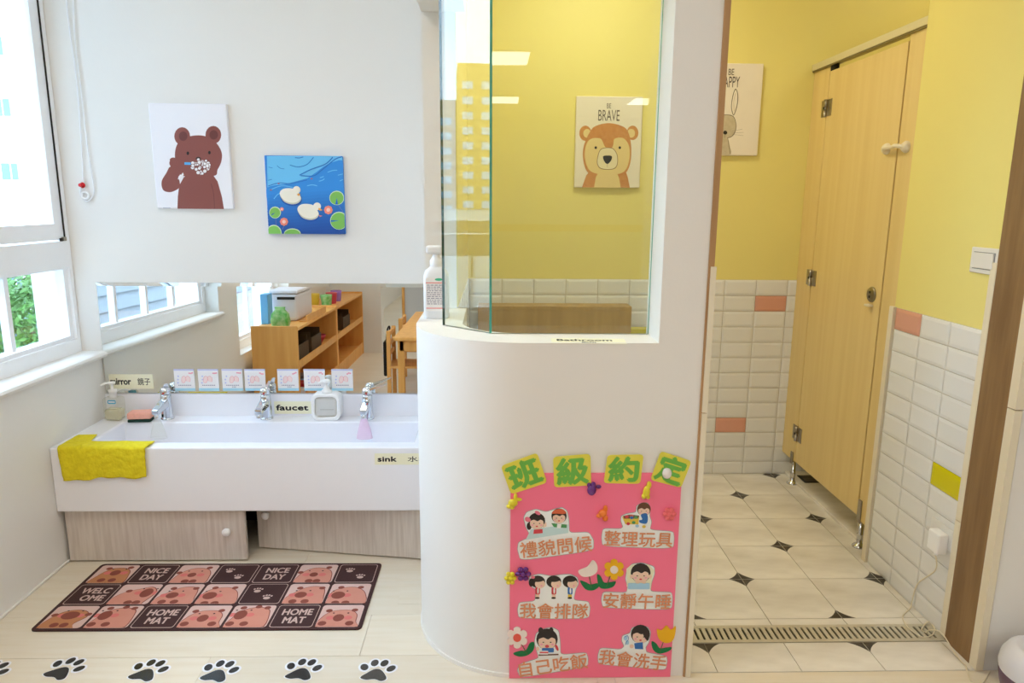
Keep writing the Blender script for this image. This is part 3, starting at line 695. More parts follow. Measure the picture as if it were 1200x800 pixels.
# brown bear brushing its teeth (measured in quarter pixels from 150,100)
r, mp = canvas('bear_picture', -1.326, -1.030, 1.313, 1.710, YB, 'canvas of a brown bear brushing its teeth on white, above the mirror', mat('canvas_pale', '#F0EFF4', .6))
B1, B2, B3, B4 = mat('bear_brown', '#8A4B42', .6), mat('bear_dark', '#6B3330', .6), mat('bear_line', '#7A3F38', .6), mat('toothbrush_blue', '#58AEE8', .6)
k = Ink(mp(150, 100, .25)); k.STEP = .0002
k.ell(254, 238, 37, 42, B1, 1).ell(400, 232, 37, 42, B1, 1).ell(259, 238, 20, 22, B2, 3).ell(402, 232, 20, 22, B2, 3)
k.blob([(235, 270), (280, 242), (330, 234), (375, 242), (410, 265), (438, 310), (438, 355), (420, 395), (400, 425), (260, 425), (228, 370), (220, 320)], B1, 2)
k.poly([(232, 580), (234, 520), (240, 470), (262, 430), (290, 415), (395, 415), (420, 450), (440, 520), (450, 580)], B1, 2)
k.blob([(240, 480), (200, 500), (165, 490), (158, 450), (180, 410), (200, 380), (245, 390), (258, 400), (236, 430), (242, 450)], B1, 2)
k.ell(222, 364, 28, 24, B1, 3).ell(212, 350, 16, 12, B1, 3)
k.poly([(232, 440), (258, 408), (262, 420), (246, 436)], M_WHITEPAPER, 3)
k.stroke([(390, 460), (402, 510), (406, 578)], .0022, B2, 4)
k.ell(281, 318, 6, 8, M_INK, 4).ell(382, 315, 6, 8, M_INK, 4).ell(330, 344, 12, 9, M_INK, 4)
k.poly([(265, 360), (335, 362), (335, 374), (265, 372)], B4, 4)
rnd = random.Random(3)
for i in range(34):
    a_, q_ = rnd.uniform(0, 6.28), rnd.uniform(0, 1)**.5; x_, y_ = 340+44*q_*math.cos(a_), 380+34*q_*math.sin(a_); rr = rnd.uniform(7, 11)
    k.ell(x_, y_, rr, rr, B3, 5+i*.1, n=10).ell(x_, y_, rr-2.2, rr-2.2, M_WHITEPAPER, 5+i*.1+.05, n=10)
k.stroke([(165, 574), (200, 574)], .0016, C_GR, 3, False)
k.build('print', r)
# two white ducks on a blue pond (crop 300,170 at .15)
r, mp = canvas('duck_picture', -.897, -.594, 1.218, 1.520, YB, 'square canvas of two white ducks on a blue lily pond', mat('pond_mid', '#2C86DC', .6, noise=.0))
W0, W1_, W2_, W3_, W4_ = mat('pond_light', '#6CC4F4', .6), mat('pond_mid2', '#2F8FE2', .6), mat('pond_deep', '#1668C4', .6), mat('pond_deepest', '#0E52A8', .6), mat('pond_line', '#2272C8', .6)
DKW, DKS, BEAK, LILY, LILYR, FLW, FLC = mat('duck_cream', '#F2EEDF', .6), mat('duck_shade', '#CFCDB9', .6), mat('duck_beak', '#E9A94B', .6), mat('lily_green', '#7FC25A', .6), mat('lily_rim', '#D8EBC4', .6), mat('lotus_coral', '#F08C78', .6), mat('lotus_pale', '#F8CDBE', .6)
k = Ink(mp(300, 170, .15)); k.STEP = .0002
k.poly([(85, 85), (690, 85), (690, 130), (560, 150), (400, 260), (250, 300), (90, 330)], W0, 1)
k.blob([(92, 330), (250, 300), (400, 260), (560, 150), (690, 130), (692, 330), (500, 390), (300, 350), (100, 420)], W1_, 2)
for i in range(14):      # the painted water deepens downward in fine bands
    t = i/13; y0 = 345+i*25; m_ = mat('pond_band_%d' % i, tuple((1-t)*a_+t*b_ for a_, b_ in zip((.185, .56, .886), (.055, .30, .63))), .6)
    k.poly([(88, y0+18), (300, y0+8), (500, y0-10), (700, y0-18), (702, 700), (108, 700)], m_, 2+i*.15)
for pts, wd in (([(265, 155), (330, 170), (400, 150), (450, 95)], .003), ([(305, 98), (340, 100), (370, 92)], .003), ([(340, 235), (430, 190), (540, 150), (600, 95)], .004), ([(350, 238), (450, 240), (520, 190), (620, 110), (685, 88)], .004), ([(165, 160), (190, 180), (222, 186)], .002), ([(100, 172), (130, 178)], .002), ([(95, 320), (180, 295), (270, 300), (400, 272)], .003), ([(95, 275), (125, 268)], .002)): k.stroke(pts, wd, W4_, 5)
for pts, wd in (([(400, 318), (440, 310), (478, 318)], .003), ([(492, 282), (520, 274), (535, 262)], .003), ([(500, 255), (530, 245)], .003), ([(560, 212), (600, 198), (635, 196)], .003), ([(600, 130), (640, 118)], .0025), ([(655, 280), (680, 268)], .003), ([(110, 350), (200, 318), (290, 330)], .003), ([(140, 420), (170, 385), (200, 375)], .003), ([(640, 235), (680, 225)], .0025)): k.stroke(pts, wd, W0, 5)
for (cx, cy, hx, hy, bk) in ((270, 400, 318, 350, [(335, 375), (348, 385), (332, 398), (320, 385)]), (408, 522, 478, 478, [(492, 488), (522, 508), (502, 512), (486, 502)])):
    k.ell(cx+5, cy+14, 86, 60, W3_, 5, .25).blob([(cx-84, cy-20), (cx-50, cy-58), (cx+30, cy-55), (cx+72, cy-10), (cx+84, cy+22), (cx+60, cy+52), (cx+10, cy+62), (cx-50, cy+40)], DKS, 6)
    k.blob([(cx-84, cy-24), (cx-50, cy-60), (cx+30, cy-57), (cx+72, cy-12), (cx+80, cy+18), (cx+50, cy+44), (cx+5, cy+50), (cx-50, cy+28)], DKW, 7).ell(hx, hy, 30, 30, DKW, 8).poly(bk, BEAK, 9)
k.poly([(492, 546), (520, 552), (500, 560)], FLW, 9)
for cx, cy, rx, ry in ((632, 412, 58, 56), (650, 590, 70, 70), (150, 526, 46, 46), (140, 690, 62, 68), (285, 692, 66, 42)):
    k.ell(cx, cy, rx, ry, LILYR, 6).ell(cx-1, cy+2, rx-5, ry-5, LILY, 7)
k.poly([(632, 412), (620, 462), (640, 464)], W2_, 8).poly([(650, 590), (585, 585), (586, 600)], W2_, 8).poly([(150, 526), (120, 540), (128, 548)], W3_, 8)
for cx, cy, rr in ((566, 506, 34), (220, 598, 32), (203, 500, 15)):
    for i in range(8): k.ell(cx+rr*.6*math.cos(i*PI/4), cy+rr*.6*math.sin(i*PI/4), rr*.42, rr*.42, FLW, 9, n=10)
    k.ell(cx, cy, rr*.45, rr*.45, FLC, 10, n=10)
k.stroke([(155, 570), (158, 625)], .001, C_GR, 6, False).stroke([(220, 630), (205, 660)], .001, C_GR, 6, False).stroke([(645, 470), (680, 520)], .001, C_GR, 6, False)
for x_, y_ in ((435, 262), (118, 350), (178, 300)): k.ell(x_, y_, 9, 6, mat('petal_mauve', '#A5708F', .6), 8, n=8)
k.build('print', r)
# brave bear (crop 660,100 at 120/738)
CANV = mat('canvas_cream', '#EFE6D6', .65, noise=.1, nscale=10)
r, mp = canvas('brave_bear_picture', .371, .676, 1.418, 1.823, YR, 'cream canvas of a bear head reading be brave, behind the glass', CANV)
O1, O2, O3, O4 = mat('bear_orange', '#D09350', .6, noise=.6, nscale=60, c2='#BD7638'), mat('bear_tan', '#E6CE8F', .6), mat('bear_muzzle', '#E9DCB8', .6), mat('bear_outline', '#8B6A45', .6)
k = Ink(mp(660, 100, 120/738)); k.STEP = .0003
k.ell(160, 345, 44, 55, O1, 1).ell(500, 342, 42, 52, O1, 1).ell(172, 346, 28, 32, O2, 2).ell(490, 345, 28, 32, O2, 2)
k.blob([(195, 330), (240, 290), (330, 272), (420, 292), (465, 330), (488, 420), (488, 530), (465, 610), (420, 650), (320, 660), (215, 650), (165, 610), (142, 520), (150, 430)], O1, 3)
k.poly([(135, 735), (165, 650), (190, 620), (450, 620), (465, 660), (480, 738)], O1, 3)
k.blob([(165, 430), (200, 385), (270, 385), (300, 440), (340, 455), (360, 430), (370, 385), (430, 380), (472, 430), (478, 520), (455, 600), (410, 635), (320, 645), (220, 630), (175, 590), (155, 510)], O2, 4)
k.poly([(300, 395), (362, 395), (352, 448), (318, 450)], O1, 5)
k.poly([(222, 735), (235, 660), (260, 620), (380, 620), (400, 660), (415, 738)], O2, 5)
k.blob([(270, 460), (310, 448), (360, 455), (390, 500), (392, 565), (370, 600), (320, 608), (265, 598), (243, 560), (250, 500)], O4, 6).blob([(272, 464), (310, 452), (358, 459), (386, 502), (388, 563), (367, 596), (320, 604), (268, 594), (247, 558), (254, 502)], O3, 7)
k.blob([(287, 512), (318, 506), (350, 512), (342, 545), (318, 566), (296, 548)], M_INK, 8).ell(234, 449, 9, 10, M_INK, 8).ell(407, 449, 9, 10, M_INK, 8)
k.stroke([(318, 566), (318, 592)], .0012, O4, 8, False)
k.build('print', r)
def lettering(r, mp_, s, x0, y0, x1, y1, m, bold=0.0, z=.0009, name='lettering'):
    a_, b_ = mp_(x0, y1), mp_(x1, y0); return text(name, s, (a_[0]+b_[0])/2, (a_[1]+b_[1])/2, b_[0]-a_[0], b_[1]-a_[1], m, r, z, bold=bold)
f_ = mp(660, 100, 120/738); INKG = mat('pencil_grey', '#5B5146', .7)
lettering(r, f_, 'BE', 314, 130, 346, 165, INKG); lettering(r, f_, 'BRAVE', 252, 178, 408, 255, INKG)
# happy rabbit, half hidden by the post (crop 640,80 at 280/1200)
r, mp = canvas('rabbit_picture', .918, 1.219, 1.568, 1.972, YR, 'cream canvas of a grey rabbit reading happy, partly hidden behind the post', CANV)
f_ = mp(640, 80, 280/1200); k = Ink(f_); k.STEP = .0003
RB, RBL = mat('rabbit_grey', '#C9BDA0', .65, noise=.5, nscale=50, c2='#B3A688'), mat('rabbit_line', '#6E6552', .65)
k.blob([(830, 260), (860, 238), (900, 232), (940, 240), (955, 280), (950, 320), (930, 345), (895, 352), (850, 345), (825, 310)], RBL, 1).blob([(833, 262), (860, 241), (900, 235), (938, 243), (952, 280), (947, 318), (928, 342), (895, 349), (852, 342), (828, 309)], RB, 2)
for cx in (948, 850): k.blob([(cx-12, 230), (cx-19, 190), (cx-10, 130), (cx+4, 102), (cx+16, 130), (cx+14, 180), (cx-2, 232)], RBL, 1).blob([(cx-9, 228), (cx-16, 190), (cx-7, 133), (cx+4, 108), (cx+12, 132), (cx+10, 180), (cx-4, 228)], CANV, 2).stroke([(cx-3, 215), (cx-6, 170), (cx+3, 125)], .0018, RB, 3)
k.blob([(880, 350), (910, 350), (922, 390), (926, 432), (865, 432), (870, 390)], RB, 2).stroke([(912, 352), (924, 430)], .002, RBL, 3, False)
k.ell(899, 323, 10, 10, M_INK, 4).stroke([(898, 332), (896, 350)], .0015, RBL, 4, False)
for p0, p1 in (((935, 316), (985, 305)), ((938, 325), (992, 322)), ((936, 332), (990, 338)), ((860, 320), (815, 312)), ((860, 328), (812, 332))): k.stroke([p0, p1], .0008, RBL, 4, False)
k.build('print', r)
lettering(r, f_, 'BE', 915, 3, 945, 34, INKG); lettering(r, f_, 'HAPPY', 868, 42, 974, 95, INKG)

# blind cord looped on a red push pin in the window corner
Yc_ = YB-.008
def wp(x, y): p = at_y(x, y, Yc_); return (p.x+.004, Yc_, p.z)
cordm = mat('white_cord', '#F4F4F6', .5)
cz = MB().tube(catmull([wp(74, -25), wp(79, 25), wp(88, 90), wp(93, 150), wp(96, 205), wp(97, 216)], 5, False), .0024, cordm, 6)
cz.tube(catmull([wp(84, -25), wp(86, 40), wp(93, 100), wp(101, 170), wp(108, 215), wp(108, 228), wp(101, 236), wp(94, 230), wp(93, 222), wp(97, 216)], 5, False), .0024, cordm, 6)
tag(cz.build('blind_cord'), 'thin white blind cord hanging in the corner beside the window', 'cord')
p = at_y(97.5, 217, YB); M_PIN = mat('red_pin', '#D8242F', .35)
pn = tag(empty('push_pin', (p.x+.004, YB, p.z)), 'red push pin holding the blind cord in the window corner', 'push pin')
MB().lathe([(.006, 0), (.011, .004), (.004, .007), (.0045, .016), (.007, .019), (.007, .021), (0, .021)], M_PIN, 16, M=Matrix.Rotation(PI/2, 3, 'X')).build('head', pn, (0, -.008, 0))
MB().lathe([(.0006, 0), (.0006, .010), (0, .010)], M_STEEL, 6, M=Matrix.Rotation(PI/2, 3, 'X')).build('needle', pn, (0, 0, 0))
rg = MB()
rg.tube([(at_y(100, 228, YB).x+.004+.013*math.cos(t), YB-.010, at_y(100, 229, YB).z+.013*math.sin(t)) for t in [2*PI*i/20 for i in range(21)]], .0042, M_PLASTIC, 8)
tag(rg.build('cord_ring'), 'small white plastic ring hanging below the red pin', 'ring')

# ================================================================== FLOOR MAT AND PAW STICKERS
MAT_B = mat('mat_dark_brown', '#3E1F1E', .85, noise=.3, nscale=90, bump=.3, bscale=400); MAT_C = mat('mat_cream_line', '#C9ABA0', .8); MAT_P = mat('mat_pale_pink', '#D8B6AC', .85); MAT_F = mat('mat_salmon', '#D18C78', .85, noise=.2, nscale=30, c2='#DA9C8A'); MAT_N = mat('mat_nose_brown', '#8A4638', .85); MAT_T = mat('mat_tan', '#C08055', .85); MAT_K = mat('mat_blush', '#D9766F', .85)
mx0, mx1, my0, my1 = -1.470, -.422, 2.046, 2.466
fm = tag(empty('floor_mat', ((mx0+mx1)/2, (my0+my1)/2, .0005), rot=(0, 0, math.radians(-.3))), 'dark brown welcome mat with pink animal faces and lettering in front of the sink', 'mat')
mw, mh = mx1-mx0, my1-my0
k = MB(); pts = []
R_ = .016
for cx, cy, a_ in ((mw/2-R_, mh/2-R_, 0), (-mw/2+R_, mh/2-R_, PI/2), (-mw/2+R_, -mh/2+R_, PI), (mw/2-R_, -mh/2+R_, 1.5*PI)): pts += [(cx+R_*math.cos(a_+i*PI/10), cy+R_*math.sin(a_+i*PI/10)) for i in range(6)]
k.prism(pts, 0, .004, MAT_B).build('base', fm)
GRID = ['F1 ND F2 PW ND F2 PW', 'WO F3 F4 F5 PW F4 F5', 'F6 F7 HM F8 F7 HM F8']
cw, ch = (mw-.016)/7, (mh-.014)/3
for j, rowt in enumerate(GRID):
    for i, c in enumerate(rowt.split()):
        x0 = -mw/2+.008+i*cw+.0045; x1 = x0+cw-.009; y1 = mh/2-.007-j*ch-.0045; y0 = y1-ch+.009; cx, cy = (x0+x1)/2, (y0+y1)/2
        W_, H_ = x1-x0, y1-y0
        q = Ink(); q.STEP = .00025
        if c[0] != 'F':
            q.rrect(-W_/2, -H_/2, W_/2, H_/2, .010, MAT_C, 1).rrect(-W_/2+.0022, -H_/2+.0028, W_/2-.0022, H_/2-.0028, .009, MAT_B, 2)
            if c == 'PW':
                for dx, dy, s in ((-.028, .022, 1), (.018, -.022, 1)):
                    q.ell(dx, dy-.006, .012*s, .009*s, MAT_C, 3, n=12)
                    for t in range(4): q.ell(dx+(-.0135+.009*t), dy+.007+(.004 if t in (1, 2) else 0), .0038, .005, MAT_C, 3, n=8)
            o = q.build('panel', fm, (cx, cy, .0041))
            if c != 'PW':
                t1, t2 = {'ND': ('NICE', 'DAY'), 'WO': ('WELC', 'OME'), 'HM': ('HOME', 'MAT')}[c]
                w1 = {'ND': .082, 'WO': .098, 'HM': .098}[c]; w2 = {'ND': .074, 'WO': .078, 'HM': .070}[c]
                text('lettering', t1, .002, .022, w1, .034, MAT_C, o, .0009, bold=.03); text('lettering', t2, .002 if c != 'WO' else .012, -.024, w2, .034, MAT_C, o, .0009, bold=.03)
        else:
            n_ = int(c[1]); body = MAT_T if n_ in (1, 6) else MAT_F
            q.rrect(-W_/2, -H_/2, W_/2, H_/2, .012, MAT_P, 1)
            def cl(pts): return [(max(-W_/2+.001, min(W_/2-.001, a_*W_/2)), max(-H_/2+.001, min(H_/2-.001, b_*H_/2))) for a_, b_ in pts]
            SH = {1: [(-.8, -1.1), (-.72, -.2), (-.4, .5), (.1, .65), (.55, .5), (.8, 0), (.8, -1.1)], 2: [(-.95, -1.1), (-.9, -.5), (-.7, .15), (-.3, .55), (.2, .6), (.65, .35), (.85, -.3), (.7, -1.1)],
                  3: [(-.95, -1.1), (-.9, -.3), (-.5, .25), (.0, .5), (.5, .7), (.85, .4), (.9, -.1), (.7, -.8), (.6, -1.1)], 4: [(-.95, -1.1), (-.9, -.4), (-.6, .1), (-.2, .55), (.3, .7), (.75, .5), (.9, -.3), (.85, -1.1)],
                  5: [(-.85, -1.1), (-.95, -.4), (-.75, .3), (-.2, .6), (.35, .55), (.8, 0), (.85, -1.1)], 6: [(-.9, -1.1), (-.85, -.3), (-.5, .4), (.1, .6), (.6, .45), (.8, 0), (.5, -.6), (.6, -1.1)],
                  7: [(-.95, -1.1), (-.8, -.2), (-.5, .5), (0, .75), (.5, .7), (.8, .3), (.75, -1.1)], 8: [(-.95, -1.1), (-.85, -.2), (-.5, .35), (0, .5), (.45, .45), (.75, .1), (.8, -.5), (.9, -1.1)]}[n_]
            q.poly(cl([(a_*1.05, b_*1.07) for a_, b_ in catmull(SH, 5)]), MAT_N, 2, True).poly(cl(catmull(SH, 5)), body, 3, True)
            nose = {1: (.05, .1, .26, .3), 2: (-.1, -.15, .22, .24), 3: (.5, .1, .30, .45), 4: (-.25, -.15, .3, .3), 5: (-.5, -.2, .34, .36), 6: (.0, .1, .42, .36), 7: (-.5, .1, .3, .42), 8: (-.05, -.2, .26, .32)}[n_]
            el = lambda a_, b_, ra, rb, m_, L_, ro=0: q.poly(cl([(a_+ra*math.cos(t*PI/9)*math.cos(ro)-rb*math.sin(t*PI/9)*math.sin(ro), b_+ra*math.cos(t*PI/9)*math.sin(ro)+rb*math.sin(t*PI/9)*math.cos(ro)) for t in range(18)]), m_, L_, True)
            for ex, ey in {1: ((-.5, .6), (.6, .7)), 2: ((-.85, .1), (.55, .65)), 3: ((-.45, .3),), 4: ((-.45, .55), (.68, .55)), 5: ((-.5, .6), (.5, .6)), 6: ((-.75, .15), (.8, .2)), 7: ((-.55, .75), (.15, .85), (.6, .75)), 8: ((-.62, .45), (.6, .5))}[n_]: el(ex, ey, .16, .15, MAT_N, 3.5, .3)
            for kx in (-.4, .45): el(nose[0]+kx, nose[1]-.0, .2, .18, MAT_K, 4)
            el(*nose, MAT_N, 5)
            for ex in (-.28, .35): el(nose[0]+ex*1.1, nose[1]+.42, .05, .05, MAT_B, 5)
            for px_, py_ in {1: ((-.3, -.7), (.25, -.7)), 2: ((-.2, -.85), (.2, -.85)), 3: ((.0, -.85), (.4, -.85)), 4: ((-.5, -.8), (.1, -.8)), 5: ((-.5, -.95), (0, -.95)), 6: ((-.3, -.75), (.15, -.75)), 7: ((-.75, -.7), (-.1, -.7)), 8: ((-.72, -.7), (.55, -.7))}[n_]: el(px_, py_, .2, .2, MAT_N, 6)
            q.build('panel', fm, (cx, cy, .0041))

PAW_B, PAW_W = mat('paw_black', '#1B1D22', .2), mat('paw_white', '#F0F0F4', .4)
pl = ['black paw sticker at the very left edge of the photo', 'leftmost whole black paw sticker, below the mat corner, facing right', 'second whole black paw sticker from the left edge', 'third whole black paw sticker from the left edge', 'fourth whole black paw sticker from the left edge', 'rightmost black paw sticker, nearest the curved white wall']
for i, (px, py, ro) in enumerate(((-14, 788, -.5), (76, 784, -.55), (174, 786, -.35), (257, 787, -.3), (355, 785, -.25), (442, 786, -.2))):
    p = at_z(px, py); r = tag(empty('paw_sticker', (p.x, p.y, .0006), rot=(0, 0, ro*.6)), pl[i], 'sticker', 'paw print floor stickers')
    for nm, g, m_, L in (('backing', .006, PAW_W, 0), ('pads', 0, PAW_B, 2)):
        q = Ink()
        q.blob([(x_*(1+g*12), y_*(1+g*12)-.012) for x_, y_ in ((-.040, -.022), (-.028, -.002), (-.010, .018), (.008, .018), (.026, .0), (.036, -.020), (.024, -.031), (.002, -.025), (-.022, -.030))], m_, L+.1)
        for t, (tx, ty) in enumerate(((-.042, .012), (-.017, .034), (.012, .036), (.038, .014))): q.ell(tx, ty, .0115+g, .0155+g, m_, L+.2+t*.05, [.5, .1, -.15, -.5][t])
        q.build(nm, r)
tag(MB().rbox((-.327, 2.192, -.004), (-.20, 2.286, .0009), .0006, M_PLANK, 1).build('floor_hatch'), 'small rectangular hatch cover let into the pale floor beside the curved wall', 'hatch')

# ================================================================== PINK CLASS-RULES BOARD
YP = YC-.006
xa, xb = at_y(597.6, 680, YP).x, at_y(792, 680, YP).x; PT = at_y(700, 555, YP).z; pcx = (xa+xb)/2
M_POST = mat('pink_board', '#FF7B9B', .7, noise=.06, nscale=5)
po = tag(empty('rules_board', (pcx, YP, .001), rot=WALLROT), 'pink class-rules board with yellow title cards leaning on the white wall', 'notice board')
box('board', (xa-pcx, 0, -.0055), (xb-pcx, PT, 0), M_POST, po)
def pm_(ox=0, oy=0, sc=1.0):
    def f(x, y):
        p_ = at_y(ox+x*sc, oy+y*sc, YP); return (p_.x-pcx, p_.z-.001)
    return f
def rpoly(c, r=.18):
    out = []
    for i in range(len(c)):
        p0, p1, p2 = Vector(c[i-1]), Vector(c[i]), Vector(c[(i+1) % len(c)])
        a_, b_ = p1+(p0-p1)*r, p1+(p2-p1)*r
        for t in (0, .25, .5, .75, 1): out.append(tuple(a_*(1-t)**2+p1*2*t*(1-t)+b_*t*t))
    return out
T_Y, T_G = mat('title_yellow', '#E6DC4E', .6), mat('title_green', '#6DB94A', .6)
for chr_, c, (ox, oy, sc) in (('班', [(15, 165), (355, 40), (450, 320), (110, 430)], (585, 525, .125)), ('級', [(505, 80), (855, 50), (862, 345), (515, 365)], (585, 525, .125)),
                              ('約', [(140, 50), (410, 45), (385, 265), (110, 260)], (690, 525, .15625)), ('定', [(540, 20), (770, 95), (690, 295), (460, 235)], (690, 525, .15625))):
    f = pm_(ox, oy, sc); q = [f(*p_) for p_ in c]; cx, cy = sum(p_[0] for p_ in q)/4, sum(p_[1] for p_ in q)/4
    e = Vector(q[1])-Vector(q[0]); h = Vector(q[0])-Vector(q[3]); pts = rpoly([(p_[0]-cx, p_[1]-cy) for p_ in q], .12)
    o = MB().prism(pts, 0, .0015, T_Y).build('title_card', po, (cx, cy, .0006)); tag(o, 'yellow title card with a green character')
    text('character', chr_, 0, 0, e.length*.82, h.length*.84, T_G, o, .0021, rot=math.atan2(e.y, e.x), bold=.04)
S_G, S_W, S_T, S_B = mat('sticker_grey_edge', '#A9B4B2', .6), mat('sticker_pale', '#F6FAF9', .6), mat('sticker_brown_text', '#DD9468', .6), mat('sticker_paleblue', '#C9E4E6', .6)
K_H, K_S, K_R, K_B, K_GN, K_Y, K_O, K_BL2, K_BRN = mat('kid_hair', '#2B2320', .6), mat('kid_skin', '#F3D3BC', .6), mat('kid_red', '#D8474F', .6), mat('kid_blue', '#2F6FB8', .6), mat('kid_green', '#4F9A5A', .6), mat('kid_yellow', '#E8C84A', .6), mat('kid_orange', '#D9663F', .6), mat('kid_paleblue', '#A8D4EE', .6), mat('kid_brown', '#6E4A35', .6)
def sticker(ox, oy, sc, outline, txt, tq, drawing, back=S_W):
    f = pm_(ox, oy, sc); q0 = [f(*p_) for p_ in outline]; cx, cy = sum(p_[0] for p_ in q0)/len(q0), sum(p_[1] for p_ in q0)/len(q0)
    fl_ = lambda x, y: (f(x, y)[0]-cx, f(x, y)[1]-cy)
    k = Ink(fl_); k.STEP = .0002; ctr = (sum(p_[0] for p_ in outline)/len(outline), sum(p_[1] for p_ in outline)/len(outline))
    k.poly(rpoly(outline, .25), S_G, 1)
    ins = []; n = len(outline)
    for i, p_ in enumerate(outline):
        a_ = Vector(outline[i-1]); b_ = Vector(outline[(i+1) % n]); t = (b_-a_).normalized(); nn = Vector((-t.y, t.x)); ins.append(tuple(Vector(p_)+nn*(1.6/sc*.42)))
    k.poly(rpoly(ins, .25), back, 2)
    drawing(k)
    o = k.build('sticker', po, (cx, cy, .0006))
    (x0, y0), (x1, y1), ht = tq; a_, b_ = fl_(x0, y0), fl_(x1, y1); e = Vector(b_)-Vector(a_); hh = (Vector(fl_(x0, y0-ht/2))-Vector(fl_(x0, y0+ht/2))).length
    text('lettering', txt, (a_[0]+b_[0])/2, (a_[1]+b_[1])/2, e.length, hh, S_T, o, .0034, rot=math.atan2(e.y, e.x), bold=.014)
def face(k, x, y, r, L=5, hair=K_H, fringe=True, smile=True):
    k.ell(x, y-.12*r, r*1.12, r*1.1, hair, L).ell(x, y+.18*r, r*.92, r*.8, K_S, L+1)
    if fringe: k.blob([(x-r*1.0, y-.1*r), (x-r*.5, y-.75*r), (x+r*.5, y-.75*r), (x+r*1.0, y-.1*r), (x+r*.5, y-.3*r), (x+.1*r, y-.1*r), (x-.4*r, y-.3*r)], hair, L+2)
    for s in (-1, 1): k.ell(x+s*r*.38, y+.2*r, r*.10, r*.06, hair, L+2, n=8).ell(x+s*r*.58, y+.42*r, r*.16, r*.1, C_PK, L+2, n=8)
    if smile: k.ell(x, y+.58*r, r*.16, r*.1, K_R, L+2, n=8)
def d_greet(k):
    k.poly([(180, 560), (430, 520), (430, 470), (210, 500)], S_B, 3)
    face(k, 245, 455, 44); k.ell(192, 440, 18, 14, C_RED, 8, .5).ell(250, 402, 18, 10, C_RED, 8, .5).ell(200, 480, 14, 22, K_H, 5)
    k.poly([(228, 500), (278, 496), (280, 520), (225, 525)], K_R, 7).poly([(285, 470), (300, 455), (302, 480), (280, 490)], K_S, 7)
    face(k, 375, 425, 40); k.blob([(332, 405), (350, 385), (390, 378), (418, 400), (400, 408), (360, 406)], K_O, 9); k.poly([(330, 462), (420, 470), (420, 490), (345, 485)], K_GN, 7).poly([(365, 465), (390, 468), (385, 492), (362, 490)], S_W, 8)
sticker(580, 520, .2, [(135, 575), (175, 555), (210, 545), (180, 490), (165, 430), (185, 395), (240, 378), (300, 395), (350, 378), (395, 368), (425, 390), (435, 440), (437, 518), (550, 513), (580, 560), (578, 625), (150, 685), (130, 620)], '禮貌問候', ((148, 620), (566, 578), 92), d_greet)
def d_toys(k):
    face(k, 872, 385, 36, hair=K_BRN, smile=False); k.blob([(855, 412), (888, 405), (895, 440), (885, 465), (850, 460), (845, 445), (862, 440)], K_B, 6)
    k.poly([(745, 425), (845, 420), (840, 470), (762, 468)], K_Y, 5).poly([(750, 420), (790, 412), (845, 418), (838, 435), (756, 436)], K_BRN, 6)
    for x_, y_, m_ in ((772, 424, K_R), (800, 420, K_O), (825, 428, K_GN), (812, 458, K_GN), (780, 465, K_R), (832, 478, K_BL2), (872, 482, K_Y), (800, 430, K_B)): k.ell(x_, y_, 11, 9, m_, 8, n=10)
sticker(580, 520, .2, [(632, 492), (735, 494), (748, 485), (735, 450), (738, 420), (770, 405), (825, 398), (828, 360), (860, 342), (895, 342), (912, 370), (908, 420), (920, 455), (908, 500), (1045, 510), (1052, 545), (1045, 615), (630, 600), (622, 545)], '整理玩具', ((640, 548), (1038, 560), 88), d_toys)
def d_queue(k):
    for x_, c_, hb in ((250, K_R, 1), (345, K_R, 0), (440, K_B, 0)):
        k.ell(x_, 205, 44, 36, K_H, 5).ell(x_+14, 218, 30, 26, K_S, 6).blob([(x_-30, 200), (x_-10, 178), (x_+34, 186), (x_+30, 200), (x_, 206)], K_H, 7).ell(x_+22, 228, 6, 5, C_PK, 8, n=8)
        k.rrect(x_-14, 236, x_+14, 280, 8, c_, 5).rrect(x_-12, 278, x_+10, 306, 3, K_S if c_ is K_R else K_Y, 4).ell(x_-2, 300, 14, 6, K_H, 6, n=8).ell(x_+2, 258, 5, 18, S_W, 6, n=8)
    k.ell(212, 210, 14, 24, K_H, 5).ell(222, 178, 12, 9, C_RED, 8)
sticker(580, 640, .2, [(140, 325), (235, 318), (236, 250), (205, 232), (195, 195), (205, 170), (260, 158), (330, 170), (390, 162), (445, 160), (485, 180), (492, 220), (475, 250), (462, 312), (550, 320), (560, 360), (550, 422), (340, 425), (140, 420), (130, 370)], '我會排隊', ((146, 372), (545, 376), 88), d_queue)
def d_nap(k):
    k.poly([(772, 235), (770, 130), (800, 105), (900, 105), (935, 140), (920, 190), (912, 250)], mat('sticker_cream', '#F0EED0', .6), 3)
    face(k, 853, 160, 52); k.ell(800, 175, 10, 12, K_S, 6).ell(908, 175, 10, 12, K_S, 6); k.rrect(778, 212, 906, 248, 6, K_BL2, 9).ell(835, 208, 14, 7, K_S, 10).ell(872, 208, 14, 7, K_S, 10)
sticker(580, 640, .2, [(632, 262), (770, 268), (775, 235), (762, 190), (770, 140), (800, 100), (860, 92), (935, 115), (938, 160), (918, 215), (912, 262), (1035, 265), (1042, 300), (1035, 370), (830, 368), (632, 358), (620, 310)], '安靜午睡', ((634, 312), (1030, 320), 88), d_nap)
